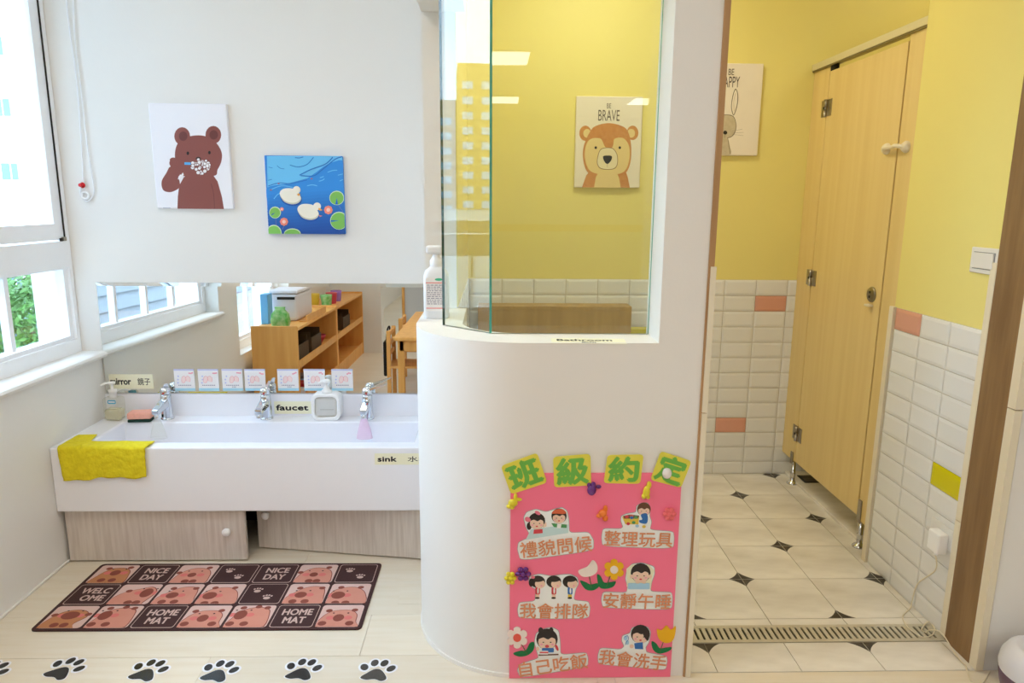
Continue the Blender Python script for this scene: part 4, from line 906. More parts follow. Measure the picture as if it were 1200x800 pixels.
def d_eat(k):
    face(k, 305, 548, 56); k.ell(268, 490, 14, 18, K_H, 5).ell(330, 488, 12, 16, K_H, 5)
    k.ell(305, 582, 12, 9, K_R, 9).rrect(275, 592, 345, 618, 6, K_B, 8).rrect(262, 608, 312, 630, 4, S_W, 9).poly([(262, 614), (312, 614), (312, 622), (262, 622)], K_R, 10).ell(362, 590, 8, 20, K_R, 9, -.4).ell(250, 596, 10, 12, K_S, 9).poly([(255, 630), (372, 626), (372, 634), (255, 638)], K_BRN, 8)
sticker(580, 640, .2, [(145, 685), (255, 652), (245, 620), (228, 560), (240, 505), (290, 478), (335, 470), (375, 490), (385, 560), (385, 632), (535, 618), (548, 650), (545, 705), (150, 770), (128, 725)], '自己吃飯', ((142, 718), (540, 664), 88), d_eat)
def d_wash(k):
    face(k, 852, 518, 50); k.blob([(800, 490), (830, 470), (880, 472), (905, 510), (895, 550), (875, 530), (860, 505), (820, 500)], K_H, 8).poly([(815, 565), (865, 558), (868, 600), (820, 598)], K_B, 7)
    k.ell(800, 582, 12, 12, K_S, 8); k.stroke([(760, 530), (775, 520), (782, 540), (768, 560), (764, 575)], .0016, K_B, 6).ell(775, 560, 10, 14, K_BL2, 5).ell(765, 535, 12, 14, K_BL2, 5)
sticker(580, 640, .2, [(615, 590), (735, 600), (755, 585), (740, 550), (745, 520), (790, 505), (800, 475), (840, 460), (895, 468), (915, 500), (905, 560), (885, 590), (888, 618), (1005, 638), (1012, 670), (1000, 725), (820, 708), (605, 690), (600, 640)], '我會洗手', ((610, 640), (1002, 682), 88), d_wash, S_W)
# felt flowers
FE_W, FE_Y, FE_G, FE_C, FE_ST = mat('felt_cream', '#F3E6DD', .9), mat('felt_yellow', '#F0B81E', .9), mat('felt_green', '#1F7A46', .9), mat('felt_coral', '#E8604F', .9), mat('felt_stem', '#55703A', .9)
def flower(kind, ox, oy, sc, hx, hy, R, leaves, stem):
    f = pm_(ox, oy, sc); c0 = f(hx, hy); fl_ = lambda x, y: (f(x, y)[0]-c0[0], f(x, y)[1]-c0[1])
    o = empty('felt_flower', (c0[0], c0[1], .0006)); o.parent = po
    def shp(nm, pts, z0, z1, m_): MB().prism([fl_(*p_) for p_ in catmull(pts, 5)], z0, z1, m_).build(nm, o)
    MB().tube([fl_(*stem[0])+(.0012,), fl_(*stem[1])+(.0012,)], .0012, FE_ST, 6).build('stem', o)
    for l in leaves: shp('leaf', l, 0, .0018, FE_G)
    if kind == 'daisy':
        m_ = FE_Y if R > 0 else FE_W; R = abs(R)
        shp('petals', [(hx+R*(.70+.32*abs(math.sin(3*t_))**.6)*math.cos(t_), hy+R*(.70+.32*abs(math.sin(3*t_))**.6)*math.sin(t_)) for t_ in [i*PI/24 for i in range(48)]], .0014, .0034, m_)
        shp('centre', [(hx+R*.38*math.cos(i*PI/4), hy+R*.38*math.sin(i*PI/4)) for i in range(8)], .0034, .0046, FE_W if m_ is FE_Y else FE_C)
    elif kind == 'tulip': shp('petals', [(hx-R, hy-R*.6), (hx-R*.8, hy+R*.4), (hx, hy+R*.85), (hx+R*.75, hy+R*.45), (hx+R, hy-R*.9), (hx+R*.5, hy-R*.55), (hx, hy-R*1.0), (hx-R*.5, hy-R*.5)], .0014, .0034, FE_Y)
    else: shp('petals', [(488, 140), (540, 115), (572, 78), (598, 105), (596, 145), (560, 170), (512, 172)], .0014, .0034, FE_W)
flower('bud', 580, 640, .2, 545, 130, 50, [[(498, 200), (530, 208), (560, 222), (600, 215), (610, 232), (575, 255), (530, 248)]], ((552, 172), (566, 240)))
flower('daisy', 580, 640, .2, 697, 132, 60, [[(598, 165), (620, 175), (640, 210), (680, 208), (708, 205), (690, 235), (640, 246), (608, 230)]], ((675, 172), (652, 235)))
flower('daisy', 580, 640, .2, 130, 530, -62, [[(108, 625), (150, 610), (180, 608), (205, 565), (230, 562), (225, 605), (190, 635), (140, 642)]], ((150, 560), (190, 630)))
flower('tulip', 580, 640, .2, 1003, 515, 55, [[(918, 555), (945, 568), (965, 595), (1000, 592), (1035, 590), (1015, 612), (960, 625), (925, 600)]], ((985, 560), (965, 615)))
# small puffy decorations
def puff(name, m_, blobs, label):
    f = pm_(); cx, cy = f(blobs[0][0], blobs[0][1]); mb = MB()
    for x, y, rx, ry in blobs:
        X_, Y_ = f(x, y); s = .00225
        mb.lathe([(max(0, math.sin(t*PI/6)), -math.cos(t*PI/6)) for t in range(7)], m_, 12, M=Matrix.Identity(3)) if False else None
        n0 = len(mb.v)
        for j in range(1, 6):
            for i in range(12):
                th, ph = PI*j/6, 2*PI*i/12; mb.v.append((X_-cx+rx*s*math.sin(th)*math.cos(ph), Y_-cy+ry*s*math.sin(th)*math.sin(ph), .005+min(rx, ry)*s*.8*math.cos(th)))
        kk = mb.m(m_)
        for j in range(4):
            for i in range(12): mb.f.append((n0+j*12+i, n0+j*12+(i+1) % 12, n0+(j+1)*12+(i+1) % 12, n0+(j+1)*12+i)); mb.mi.append(kk); mb.sm.append(True)
        mb.f.append(tuple(n0+i for i in range(12))); mb.mi.append(kk); mb.sm.append(True); mb.f.append(tuple(n0+48+i for i in range(11, -1, -1))); mb.mi.append(kk); mb.sm.append(True)
    o = mb.build(name, po, (cx, cy, .001)); tag(o, label)
P_Y, P_V, P_O, P_W, P_P = mat('puff_yellow', '#E8D832', .3), mat('puff_purple', '#6A3080', .25), mat('puff_orange', '#F07F2A', .3), mat('puff_pearl', '#EDE6E4', .25), mat('puff_pink', '#EE6E72', .4)
puff('rabbit_bead', P_Y, [(601, 588, 6, 5), (597, 592, 4, 3), (607, 584, 5, 2.4), (604, 581, 2.4, 5), (600, 593, 3, 3)], 'yellow puffy bead')
puff('rabbit_bead', P_V, [(693, 573, 5.5, 7), (695, 567, 3, 4), (701, 569, 3.5, 2.5), (690, 567, 2.5, 3)], 'purple puffy bead')
puff('rabbit_bead', P_O, [(706, 600, 5.5, 5), (709, 595, 3, 5), (702, 603, 4, 3), (709, 606, 3.5, 4)], 'orange puffy bead')
puff('rabbit_bead', P_Y, [(757, 575, 4.5, 8), (760, 567, 3, 5), (754, 580, 3, 4), (759, 581, 2.4, 3)], 'yellow puffy bead')
puff('shell_bead', P_W, [(781, 553.5, 6, 7), (780, 551, 4, 4)], 'pearly white bead')
puff('flower_bead', P_P, [(784, 601, 4, 4)]+[(784+5*math.cos(t*PI/3), 601+5*math.sin(t*PI/3), 3.4, 3.4) for t in range(6)], 'pink flower bead')
puff('flower_bead', P_V, [(613, 671, 3.5, 3.5)]+[(613+6*math.cos(t*PI/3), 671+6*math.sin(t*PI/3), 3.6, 3) for t in range(6)], 'purple flower bead')
puff('flower_bead', P_Y, [(598, 676, 3.5, 3.5)]+[(598+4.5*math.cos(t*PI/3), 676+5.5*math.sin(t*PI/3), 3, 3) for t in range(6)], 'yellow flower bead')

# ================================================================== ON THE HALF WALL
zt = at_y(506, 288, 2.2).z
hb = tag(empty('hand_wash_bottle', (-.182, 2.215, HZ)), 'white pump hand wash bottle on the ledge beside the glass', 'bottle')
M_MILK = mat('milky_plastic', '#EEF1F6', .3); M_GRN = mat('label_green', '#2FB58A', .5); M_REDL = mat('label_red', '#E88484', .5)
H_ = zt-HZ; bw = .040
def oval(prof, m_, n=28):
    mb = MB()
    for rx, ry, z in prof:
        for i in range(n):
            t = 2*PI*i/n; c, s = math.cos(t), math.sin(t); e = .55; mb.v.append((rx*math.copysign(abs(c)**e, c), ry*math.copysign(abs(s)**e, s), z))
    kk = mb.m(m_)
    for j in range(len(prof)-1):
        for i in range(n): mb.f.append((j*n+i, j*n+(i+1) % n, (j+1)*n+(i+1) % n, (j+1)*n+i)); mb.mi.append(kk); mb.sm.append(True)
    mb.f.append(tuple(range(n-1, -1, -1))); mb.mi.append(kk); mb.sm.append(False); mb.f.append(tuple((len(prof)-1)*n+i for i in range(n))); mb.mi.append(kk); mb.sm.append(False); return mb
oval([(bw-.003, .024, 0), (bw, .027, .004), (bw, .027, H_*.58), (bw-.006, .022, H_*.66), (.022, .017, H_*.70), (.018, .015, H_*.72)], M_MILK).build('bottle', hb)
MB().lathe([(.019, H_*.715), (.019, H_*.80), (.014, H_*.82), (.010, H_*.86), (.010, H_*.90), (0, H_*.90)], M_MILK, 22).build('collar', hb)
MB().rbox((-.030, -.016, H_*.885), (.020, .016, H_), .007, M_MILK, 2).build('pump_head', hb)
k = Ink(); lw, lh = .030, H_*.46
k.rrect(-lw, -lh/2, lw, lh/2, .004, M_WHITEPAPER, 1).poly([(-lw, lh/2-.014), (lw, lh/2-.014), (lw, lh/2-.017), (-lw, lh/2-.017)], M_REDL, 2).poly([(-lw, -lh/2+.008), (lw, -lh/2+.008), (lw, -lh/2+.011), (-lw, -lh/2+.011)], M_REDL, 2)
k.ell(.010, lh/2-.005, .012, .004, M_GRN, 2)
rnd = random.Random(5)
for i in range(11):
    z = lh/2-.024-i*(lh-.04)/11; xx = -lw+.003
    while xx < lw-.006: L = rnd.uniform(.004, .012); k.poly([(xx, z), (min(lw-.002, xx+L), z), (min(lw-.002, xx+L), z+.0025), (xx, z+.0025)], C_GR, 2); xx += L+.0025
k.build('label', hb, (0, -.0275, H_*.34), WALLROT)
a, b = at_z(645, 397, HZ).x, at_z(729, 396, HZ).x; tl = tag(empty('word_label', ((a+b)/2, 1.834, HZ+.0008), rot=(math.radians(4), 0, math.radians(-1.0))), 'pale yellow label reading Bathroom lying on the ledge under the glass', 'label', 'yellow word labels')
box('strip', (-(b-a)/2, -.026, -.0003), ((b-a)/2, .026, .0003), M_LABEL, tl)
text('word', 'Bathroom', -.01, .008, (b-a)*.74, .017, M_INK, tl, .0006, bold=.03); text('translation', '廁所', .0, -.013, (b-a)*.20, .014, M_INK, tl, .0006, bold=.01)

# ================================================================== BATHROOM
st = tag(empty('toilet_stall', (1.474, 2.92, 0)), 'light wood toilet stall front with a closed door and steel feet', 'stall')
SX0, SX1 = 1.461, 1.483
def sp_(nm, mb, par=None):
    o = mb.build(nm, par or st); o.matrix_parent_inverse = Matrix.Translation(st.location).inverted() if par is None else o.matrix_parent_inverse; return o
sp_('pilaster', MB().rbox((SX0, 3.204, .122), (SX1, YR-.001, 1.945), .0015, M_OAK))
sp_('pilaster', MB().rbox((SX0, 2.486, .112), (SX1, 2.600, 1.945), .0015, M_OAK))
M_HEAD = mat('stall_header_cream', '#D9CFA6', .45)
sp_('header_rail', MB().box((1.449, 2.486, 1.945), (1.495, YR-.001, 1.972), M_HEAD).box((1.452, 2.486, 1.938), (1.4595, YR-.001, 1.945), M_BRASSY))
dr = sp_('door', MB().rbox((SX0, 2.609, .125), (SX1, 3.199, 1.918), .0015, M_OAK))
def dpart(nm, mb): return mb.build(nm, dr)
for z in (1.764, 1.018, .267):
    dpart('hinge', MB().box((SX0-.003, 3.155, z-.035), (SX0, 3.19, z+.035), M_STEEL).box((SX0-.003, 3.213, z-.035), (SX0, 3.248, z+.035), M_STEEL).lathe([(.008, -.036), (.008, -.006), (.006, -.006), (.006, .006), (.008, .006), (.008, .036), (0, .036)], M_STEEL, 12, (SX0-.007, 3.2015, z)).box((SX0-.016, 3.1985, z-.005), (SX0-.004, 3.2045, z+.005), M_BLACKP))
dpart('corner_bumper', MB().box((SX0+.001, 3.165, 1.9185), (SX1, 3.20, 1.944), M_BLACK))
lk = at_x(1022, 345, SX0)
L_ = Matrix.Rotation(-PI/2, 3, 'Y')
dpart('lock', MB().lathe([(.030, 0), (.030, .004), (.026, .008), (0, .009)], M_BRASSY, 26, (SX0, lk.y, lk.z), M=L_))
dpart('lock_slot', MB().lathe([(.005, 0), (.005, .0012), (0, .0012)], M_BLACK, 12, (SX0-.009, lk.y+.002, lk.z+.009), M=L_).lathe([(.005, 0), (.005, .0012), (0, .0012)], M_BLACK, 12, (SX0-.009, lk.y+.002, lk.z-.009), M=L_))
dpart('hook', MB().rbox((SX0-.022, lk.y-.02, lk.z-.046), (SX0-.001, lk.y+.014, lk.z-.037), .003, M_IVORY))
for y, z1 in ((3.232, .125), (2.585, .20)):
    f = MB().lathe([(.026, 0), (.026, .004), (.018, .012), (.011, .016), (.0105, .05), (.012, .052), (.012, .056), (.0105, .058), (.0105, .118), (0, .118)], M_CHROME, 22, (1.470, y, 0))
    if z1 > .15: f.rbox((1.4535, y-.012, .105), (1.4605, y+.012, z1), .003, M_STEEL)
    else: f.rbox((1.4535, y-.012, .105), (1.4605, y+.012, .165), .003, M_STEEL)
    sp_('foot', f)
# child safety latch bridging door and pilaster
l0, l1 = at_x(1040, 174.5, SX0), at_x(1063, 172, SX0)
lt = tag(empty('safety_latch', (SX0, (l0.y+l1.y)/2, l0.z)), 'white plastic child safety latch across the stall door edge', 'latch')
for nm, y, z in (('door_pad', l0.y-lt.location.y, 0), ('frame_pad', l1.y-lt.location.y, l1.z-l0.z)): MB().lathe([(.021, 0), (.021, .006), (.016, .014), (.012, .018), (0, .019)], M_IVORY, 22, (0, y, z), M=L_).build(nm, lt)
MB().tube(catmull([(-.012, l0.y-lt.location.y, 0), (-.026, (l0.y-lt.location.y)*.55, .001), (-.020, 0, .001), (-.026, (l1.y-lt.location.y)*.5, .004), (-.014, l1.y-lt.location.y, l1.z-l0.z)], 5, False), .0075, M_IVORY, 10).build('strap', lt)

# long floor drain in the doorway
DX_0, DX_1, DY0, DY1 = .575, 1.436, 1.963, 2.052
dn = tag(empty('floor_drain', ((DX_0+DX_1)/2, (DY0+DY1)/2, 0)), 'long slotted steel drain grate across the bathroom doorway floor', 'drain')
def dn_(nm, mb): o = mb.build(nm, dn); o.matrix_parent_inverse = Matrix.Translation(dn.location).inverted(); return o
dn_('channel', MB().box((DX_0, DY0, -.0055), (DX_1, DY1, -.004), M_BLACK))
dn_('frame', MB().box((DX_0, DY0, -.004), (DX_1, DY0+.014, .002), M_DSTEEL).box((DX_0, DY1-.014, -.004), (DX_1, DY1, .002), M_DSTEEL).box((DX_0, DY0+.014, -.004), (DX_0+.012, DY1-.014, .002), M_DSTEEL).box((DX_1-.012, DY0+.014, -.004), (DX_1, DY1-.014, .002), M_DSTEEL))
sl = MB().box((0, DY0+.014, -.003), (.0125, DY1-.014, .0016), M_DSTEEL).mesh('slat'); x = DX_0+.018
while x < DX_1-.02:
    o = link('slat', sl, dn); o.matrix_parent_inverse = Matrix.Translation(dn.location).inverted(); o.location = (x, 0, 0); x += .0195
dc_ = tag(empty('square_drain', (1.566, 3.25, .014)), 'small dark square drain cover on the floor under the stall door', 'drain')
MB().box((-.045, -.045, 0), (.045, .045, .003), M_BLACKP).build('plate', dc_)
for i in range(5): MB().box((-.035, -.034+i*.015, .003), (.035, -.027+i*.015, .0045), M_STEEL).build('slat', dc_)

# wooden boxing along the rear wall behind the glass
wb = at_y(640, 358.5, 3.30)
lc = tag(empty('low_cabinet', (.30, 3.29, 0)), 'low light brown wooden board box against the tiled rear wall', 'cabinet')
xl_, xr_ = at_y(560, 370, 3.24).x, at_y(740, 370, 3.24).x
zz = at_y(640, 359, 3.24).z
for nm, a, b in (('front_panel', (xl_, 3.24, .05), (xr_, 3.256, zz-.018)), ('top', (xl_, 3.24, zz-.018), (xr_, YR-.007, zz)), ('side_panel', (xr_-.016, 3.2565, .0), (xr_, YR-.007, zz-.0185)), ('side_panel', (xl_, 3.2565, .0), (xl_+.016, YR-.007, zz-.0185)), ('plinth', (xl_+.02, 3.25, .002), (xr_-.02, 3.262, .0495))):
    o = MB().rbox(a, b, .0012, M_BATHWOOD, 1).build(nm, lc); o.matrix_parent_inverse = Matrix.Translation(lc.location).inverted()

# switch, socket, plug and its cable
M_SW = mat('switch_plastic', '#E6E4DF', .35); M_SWG = mat('switch_gap', '#8E8E8E', .5)
s0, s1 = at_x(1139, 292, XR), at_x(1174, 320, XR)
sw = tag(empty('light_switch', (XR, (s0.y+s1.y)/2, (s0.z+s1.z)/2)), 'white rocker light switch on the yellow wall above the tiles', 'switch')
MB().rbox((-.008, -.060, -.038), (0, .060, .038), .004, M_SW).build('plate', sw); MB().box((-.0088, -.046, -.025), (-.0078, .046, .025), M_SWG).build('gap', sw); MB().rbox((-.013, -.044, -.023), (-.0085, .044, .023), .002, M_SW).build('rocker', sw)
s0, s1 = at_x(1094, 607, XR), at_x(1121, 645, XR)
so = tag(empty('wall_socket', (XR-.006, (s0.y+s1.y)/2, (s0.z+s1.z)/2)), 'white wall socket low on the white tiles, under the yellow tile', 'socket')
MB().rbox((-.007, -.056, -.036), (0, .056, .036), .003, M_SW).build('plate', so)
for y in (-.02, .02): MB().box((-.0078, y-.008, -.010), (-.0068, y-.005, .004), M_BLACKP).box((-.0078, y+.005, -.010), (-.0068, y+.008, .004), M_BLACKP).build('slots', so)
pg = at_x(1099, 634, XR-.03)
pu = tag(empty('plug_adapter', (XR-.0135, pg.y, pg.z)), 'white cube power adapter plugged into the low wall socket', 'plug')
MB().rbox((-.034, -.028, -.034), (0, .028, .034), .006, M_PLASTIC, 2).build('case', pu); MB().lathe([(.006, -.046), (.006, -.033), (0, -.033)], M_PLASTIC, 12, (-.018, 0, 0)).build('strain_relief', pu)
def wx(x, y, d=.011): p = at_x(x, y, XR-d); return p[:]
def fz(x, y, z=.0035): p = at_z(x, y, z); return p[:]
p0 = (pu.location.x-.018, pg.y, pg.z-.046)
path = catmull([p0, wx(1096, 668), wx(1076, 683), wx(1069, 703), wx(1067, 712, .02), fz(1058, 722), fz(1064, 735), fz(1080, 746), fz(1092, 744), fz(1095, 736), fz(1088, 728, .006), fz(1080, 737, .008), fz(1086, 741, .006), (1.38, 1.975, .03), (1.395, 1.94, .045), (1.405, 1.88, .012), (1.41, 1.84, .0035), fz(1131, 778), fz(1138, 797), fz(1150, 801), fz(1160, 786), ], 6, False)
tag(MB().tube(path, .0021, M_IVORY, 6).build('power_cable'), 'thin white power cable running from the plug across the drain to the floor', 'cable')
M_MAUVE = mat('mauve_plastic', '#6B5160', .4); M_GREYW = mat('grey_white_plastic', '#DDDCE0', .35)
ap = tag(empty('domed_appliance', (1.512, 1.682, 0)), 'small round appliance with white dome and mauve base at the lower right edge', 'appliance')
MB().lathe([(.080, .002), (.088, .010), (.098, .045), (.104, .085), (0, .085)], M_MAUVE, 40).build('base', ap)
MB().lathe([(.104, .0855), (.106, .098), (.102, .125), (.090, .148), (.074, .160), (.066, .160), (.056, .155), (0, .153)], M_GREYW, 40).build('lid', ap)

# ================================================================== CLASSROOM BEHIND THE CAMERA (seen in the mirror)
def shelf_unit(y0, y1, label):
    r = tag(empty('toy_shelf', (-1.41, (y0+y1)/2, 0)), label, 'shelf', 'honey wood toy shelves'); xb_, xf_ = -1.56, -1.262; zt_ = .585
    def q(nm, mb): o = mb.build(nm, r); o.matrix_parent_inverse = Matrix.Translation(r.location).inverted()
    q('side_panel', MB().rbox((xb_, y0, 0), (xf_, y0+.018, zt_+.015), .004, M_ROOMWOOD)); q('side_panel', MB().rbox((xb_, y1-.018, 0), (xf_, y1, zt_+.015), .004, M_ROOMWOOD))
    q('back_panel', MB().box((xb_, y0+.018, .05), (xb_+.008, y1-.018, zt_-.02), M_ROOMWOOD))
    for nm, z in (('top_board', zt_-.018), ('shelf_board', .315), ('bottom_board', .06)): q(nm, MB().box((xb_+.008, y0+.018, z), (xf_-.004, y1-.018, z+.018), M_ROOMWOOD))
    for nm, z in (('front_lip', .333), ('front_lip', .078)): q(nm, MB().box((xf_-.016, y0+.018, z), (xf_-.004, y1-.018, z+.03), M_ROOMWOOD))
    q('plinth', MB().box((xf_-.02, y0+.018, 0), (xf_-.008, y1-.018, .06), M_ROOMWOOD))
shelf_unit(.10, 1.244, 'honey wood toy shelf nearest the sink, seen in the mirror')
shelf_unit(-1.02, .096, 'honey wood toy shelf farther from the sink, seen in the mirror')
def thing(nm, mb, label, cat, group=None): return tag(mb.build(nm), label, cat, group)
G1, G2, G3, G4 = mat('toy_green', '#4FAE3F', .6, noise=.5, nscale=30, c2='#DCE9C0'), mat('box_blue', '#6FB4E8', .5), mat('dark_basket', '#5A4630', .8, noise=.5, nscale=60), mat('toy_white', '#E4E4EA', .5)
G5, G6, G7, G8 = mat('toy_red', '#C63C4C', .5), mat('toy_purple', '#9B6FB8', .5), mat('toy_yellow', '#E6C33A', .5), mat('book_grey', '#8C93A0', .6)
tp = .5855
thing('green_pouch', oval([(.055, .03, 0), (.062, .036, .03), (.055, .03, .08), (.03, .02, .11), (.035, .012, .125)], G1), 'green patterned drawstring pouch on the toy shelf, seen in the mirror', 'pouch').location = (-1.40, 1.13, tp)
bx_ = tag(empty('white_storage_box', (-1.42, .72, tp)), 'large white plastic storage box on the toy shelf, seen in the mirror', 'box')
MB().rbox((-.11, -.20, .002), (.075, .20, .19), .02, G4, 2).build('bin', bx_); MB().rbox((-.115, -.205, .1905), (.08, .205, .215), .008, G4).build('lid', bx_); MB().box((-.06, .2002, .15), (.06, .203, .168), M_BLACKP).build('handle_slot', bx_)
thing('wooden_tray', MB().box((-1.33, .40, tp), (-1.275, .95, tp+.008), M_ROOMWOOD).box((-1.283, .40, tp+.008), (-1.275, .95, tp+.045), M_ROOMWOOD), 'low wooden tray along the shelf edge, seen in the mirror', 'tray')
thing('blue_box', MB().rbox((-1.55, .96, tp), (-1.50, 1.06, tp+.20), .003, G2), 'tall pale blue carton at the back of the toy shelf, seen in the mirror', 'box')
for i, (m_, x_, y_) in enumerate(((G1, -1.36, .02), (G5, -1.36, -.16), (G6, -1.36, -.34), (G7, -1.48, -.06))):
    thing('toy_tub', MB().lathe([(.038, 0), (.045, .07), (.047, .09), (.043, .092), (.03, .092), (0, .088)], m_, 18, (x_, y_, tp)), '%s toy tub on the far toy shelf, seen in the mirror' % ['green', 'red', 'purple', 'yellow'][i], 'tub', 'toy tubs')
for i, (y_, z_) in enumerate(((.98, .3335), (.62, .3335), (-.45, .3335))):
    thing('dark_basket', MB().box((-1.54, y_-.14, z_), (-1.30, y_+.14, z_+.006), G3).box((-1.54, y_-.14, z_+.006), (-1.53, y_+.14, z_+.15), G3).box((-1.31, y_-.14, z_+.006), (-1.30, y_+.14, z_+.11), G3).box((-1.53, y_-.14, z_+.006), (-1.31, y_-.13, z_+.15), G3).box((-1.53, y_+.13, z_+.006), (-1.31, y_+.14, z_+.15), G3), ['dark brown basket in the near shelf, end nearest the sink', 'dark brown basket in the middle of the near shelf', 'dark brown basket in the far shelf'][i], 'basket', 'shelf baskets')
for i in range(5):
    y_ = 1.12-i*.16; thing('picture_book', MB().rbox((-1.53, y_-.06, .0785), (-1.32, y_+.06, .0785+.03+.012*(i % 3)), .003, [G8, G4, G5, G2, G8][i]), '%s picture book at the bottom of the near shelf, %s from the sink' % (['grey', 'white', 'red', 'blue', 'slate'][i], ['first', 'second', 'third', 'fourth', 'fifth'][i]), 'book', 'books on the bottom shelf')
thing('red_white_bowl', MB().lathe([(.03, 0), (.06, .05), (.065, .07), (.06, .07), (.03, .01), (0, .01)], G5, 20, (-1.36, .36, .3335)), 'red bowl on the middle board of the near toy shelf', 'bowl')
# table, chairs and bag
tb = tag(empty('low_table', (-.36, .35, 0)), 'low honey wood children\'s table, seen in the mirror', 'table')
def tq(nm, mb): o = mb.build(nm, tb); o.matrix_parent_inverse = Matrix.Translation(tb.location).inverted()
tq('tabletop', MB().rbox((-.68, -.35, .47), (-.08, 1.04, .495), .006, M_ROOMWOOD))
for x_ in (-.655, -.145):
    for y_ in (.97, -.32): tq('leg', MB().rbox((x_, y_, 0), (x_+.045, y_+.045, .4695), .004, M_ROOMWOOD))
tq('apron', MB().box((-.64, 1.0, .40), (-.12, 1.015, .4695), M_ROOMWOOD))
for x_, y_, rz, lb in ((-.605, .78, -PI/2, 'small honey wood chair with a black bag, beside the low table'), (-.285, .86, PI, 'small honey wood chair tucked under the low table end'), (-.605, .15, -PI/2, 'small honey wood chair at the far side of the low table')):
    c = tag(empty('child_chair', (x_, y_, 0), rot=(0, 0, rz)), lb, 'chair', 'children\'s chairs')
    MB().rbox((-.14, -.14, .255), (.14, .14, .272), .006, M_ROOMWOOD).build('seat', c)
    for sx in (-1, 1): MB().rbox((sx*.125-.013, -.14, 0), (sx*.125+.013, -.112, .52), .004, M_ROOMWOOD).build('leg', c); MB().rbox((sx*.125-.013, .112, 0), (sx*.125+.013, .14, .2545), .004, M_ROOMWOOD).build('leg', c)
    for z_ in (.34, .41, .48): MB().rbox((-.1115, -.135, z_), (.1115, -.119, z_+.03), .003, M_ROOMWOOD).build('back_rail', c)
bg_ = tag(empty('black_bag', (-.7475, .78, .19)), 'small black bag with a pale trim hanging on the chair back', 'bag')
M_BAG = mat('black_fabric', '#1C1A1C', .9, bump=.3, bscale=200)
MB().rbox((-.028, -.10, 0), (.0, .10, .25), .012, M_BAG, 2).build('body', bg_); MB().tube(catmull([(-.01, -.06, .24), (.0, -.05, .33), (.0, .05, .33), (-.01, .06, .24)], 6, False), .006, M_BAG).build('strap', bg_); MB().rbox((-.032, -.102, .14), (-.0285, .102, .155), .001, G4).build('trim', bg_)
struct(MB().box((XL, -1.20, 0), (-1.09, -1.04, ZC), M_WALL).build('wall_partition'))
dvd = tag(empty('low_divider', (-.1, -2.3, 0)), 'low pale grey divider panel with a wooden top rail, seen in the mirror', 'divider')
for nm, a, b, m_ in (('panel', (-1.02, -2.31, .05), (1.4, -2.29, 1.10), mat('pale_grey_panel', '#D5D7DA', .5)), ('top_rail', (-1.05, -2.325, 1.1005), (1.43, -2.275, 1.16), M_ROOMWOOD), ('post', (-1.05, -2.325, 0), (-1.0205, -2.275, 1.10), M_ROOMWOOD), ('post', (1.4005, -2.325, 0), (1.43, -2.275, 1.10), M_ROOMWOOD)):
    o = MB().rbox(a, b, .003, m_, 1).build(nm, dvd); o.matrix_parent_inverse = Matrix.Translation(dvd.location).inverted()

# ================================================================== LAMPS
M_LED = mat('led_diffuser', '#FFFFFF', .5, emit=PANEL_COL, estr=PANEL_STRENGTH); M_SFILL = mat('stall_fill', '#FFFFFF', .5, emit=BATH_COL, estr=6.0); M_BLED = mat('bath_diffuser', '#FFFFFF', .5, emit=BATH_COL, estr=BATH_STRENGTH)
for x_, y_ in [(a_, b_) for a_ in (0.0, 2.0) for b_ in (-.1, -2.7, -5.3)] + [(-.9, 1.25)]:
    if 1:
        r = tag(empty('ceiling_light', (x_, y_, ZC)), 'square LED ceiling panel at %s of the classroom, %s' % ({0.0: 'the window side', 2.0: 'the inner side', -.9: 'the sink end'}[x_], {-.1: 'in the near row', -2.7: 'in the middle row', -5.3: 'in the far row', 1.25: 'above the floor mat'}[y_]), 'ceiling light', 'classroom ceiling panels')
        MB().box((-.31, -.31, -.012), (.31, -.298, 0), M_PLASTIC).box((-.31, .298, -.012), (.31, .31, 0), M_PLASTIC).box((-.31, -.298, -.012), (-.298, .298, 0), M_PLASTIC).box((.298, -.298, -.012), (.31, .298, 0), M_PLASTIC).build('frame', r)
        MB().box((-.298, -.298, -.010), (.298, .298, -.001), M_LED).build('diffuser', r)
for x_, y_, lb in ((.45, 2.68, 'round warm ceiling lamp in the middle of the bathroom'), (1.95, 2.9, 'small dim unseen lamp added inside the toilet stall')):  # second one is an unseen fill lamp, added to lighten the stall floor
    r = tag(empty('bathroom_lamp', (x_, y_, ZC)), lb, 'ceiling light', 'bathroom ceiling lamps')
    MB().lathe([(.17, 0), (.17, -.03), (.16, -.035), (.158, -.03), (.158, -.002)], M_PLASTIC, 32).build('rim', r); MB().lathe([(.157, -.002), (.157, -.030), (.12, -.04), (0, -.044)], M_BLED if x_ < 1 else M_SFILL, 32).build('diffuser', r)

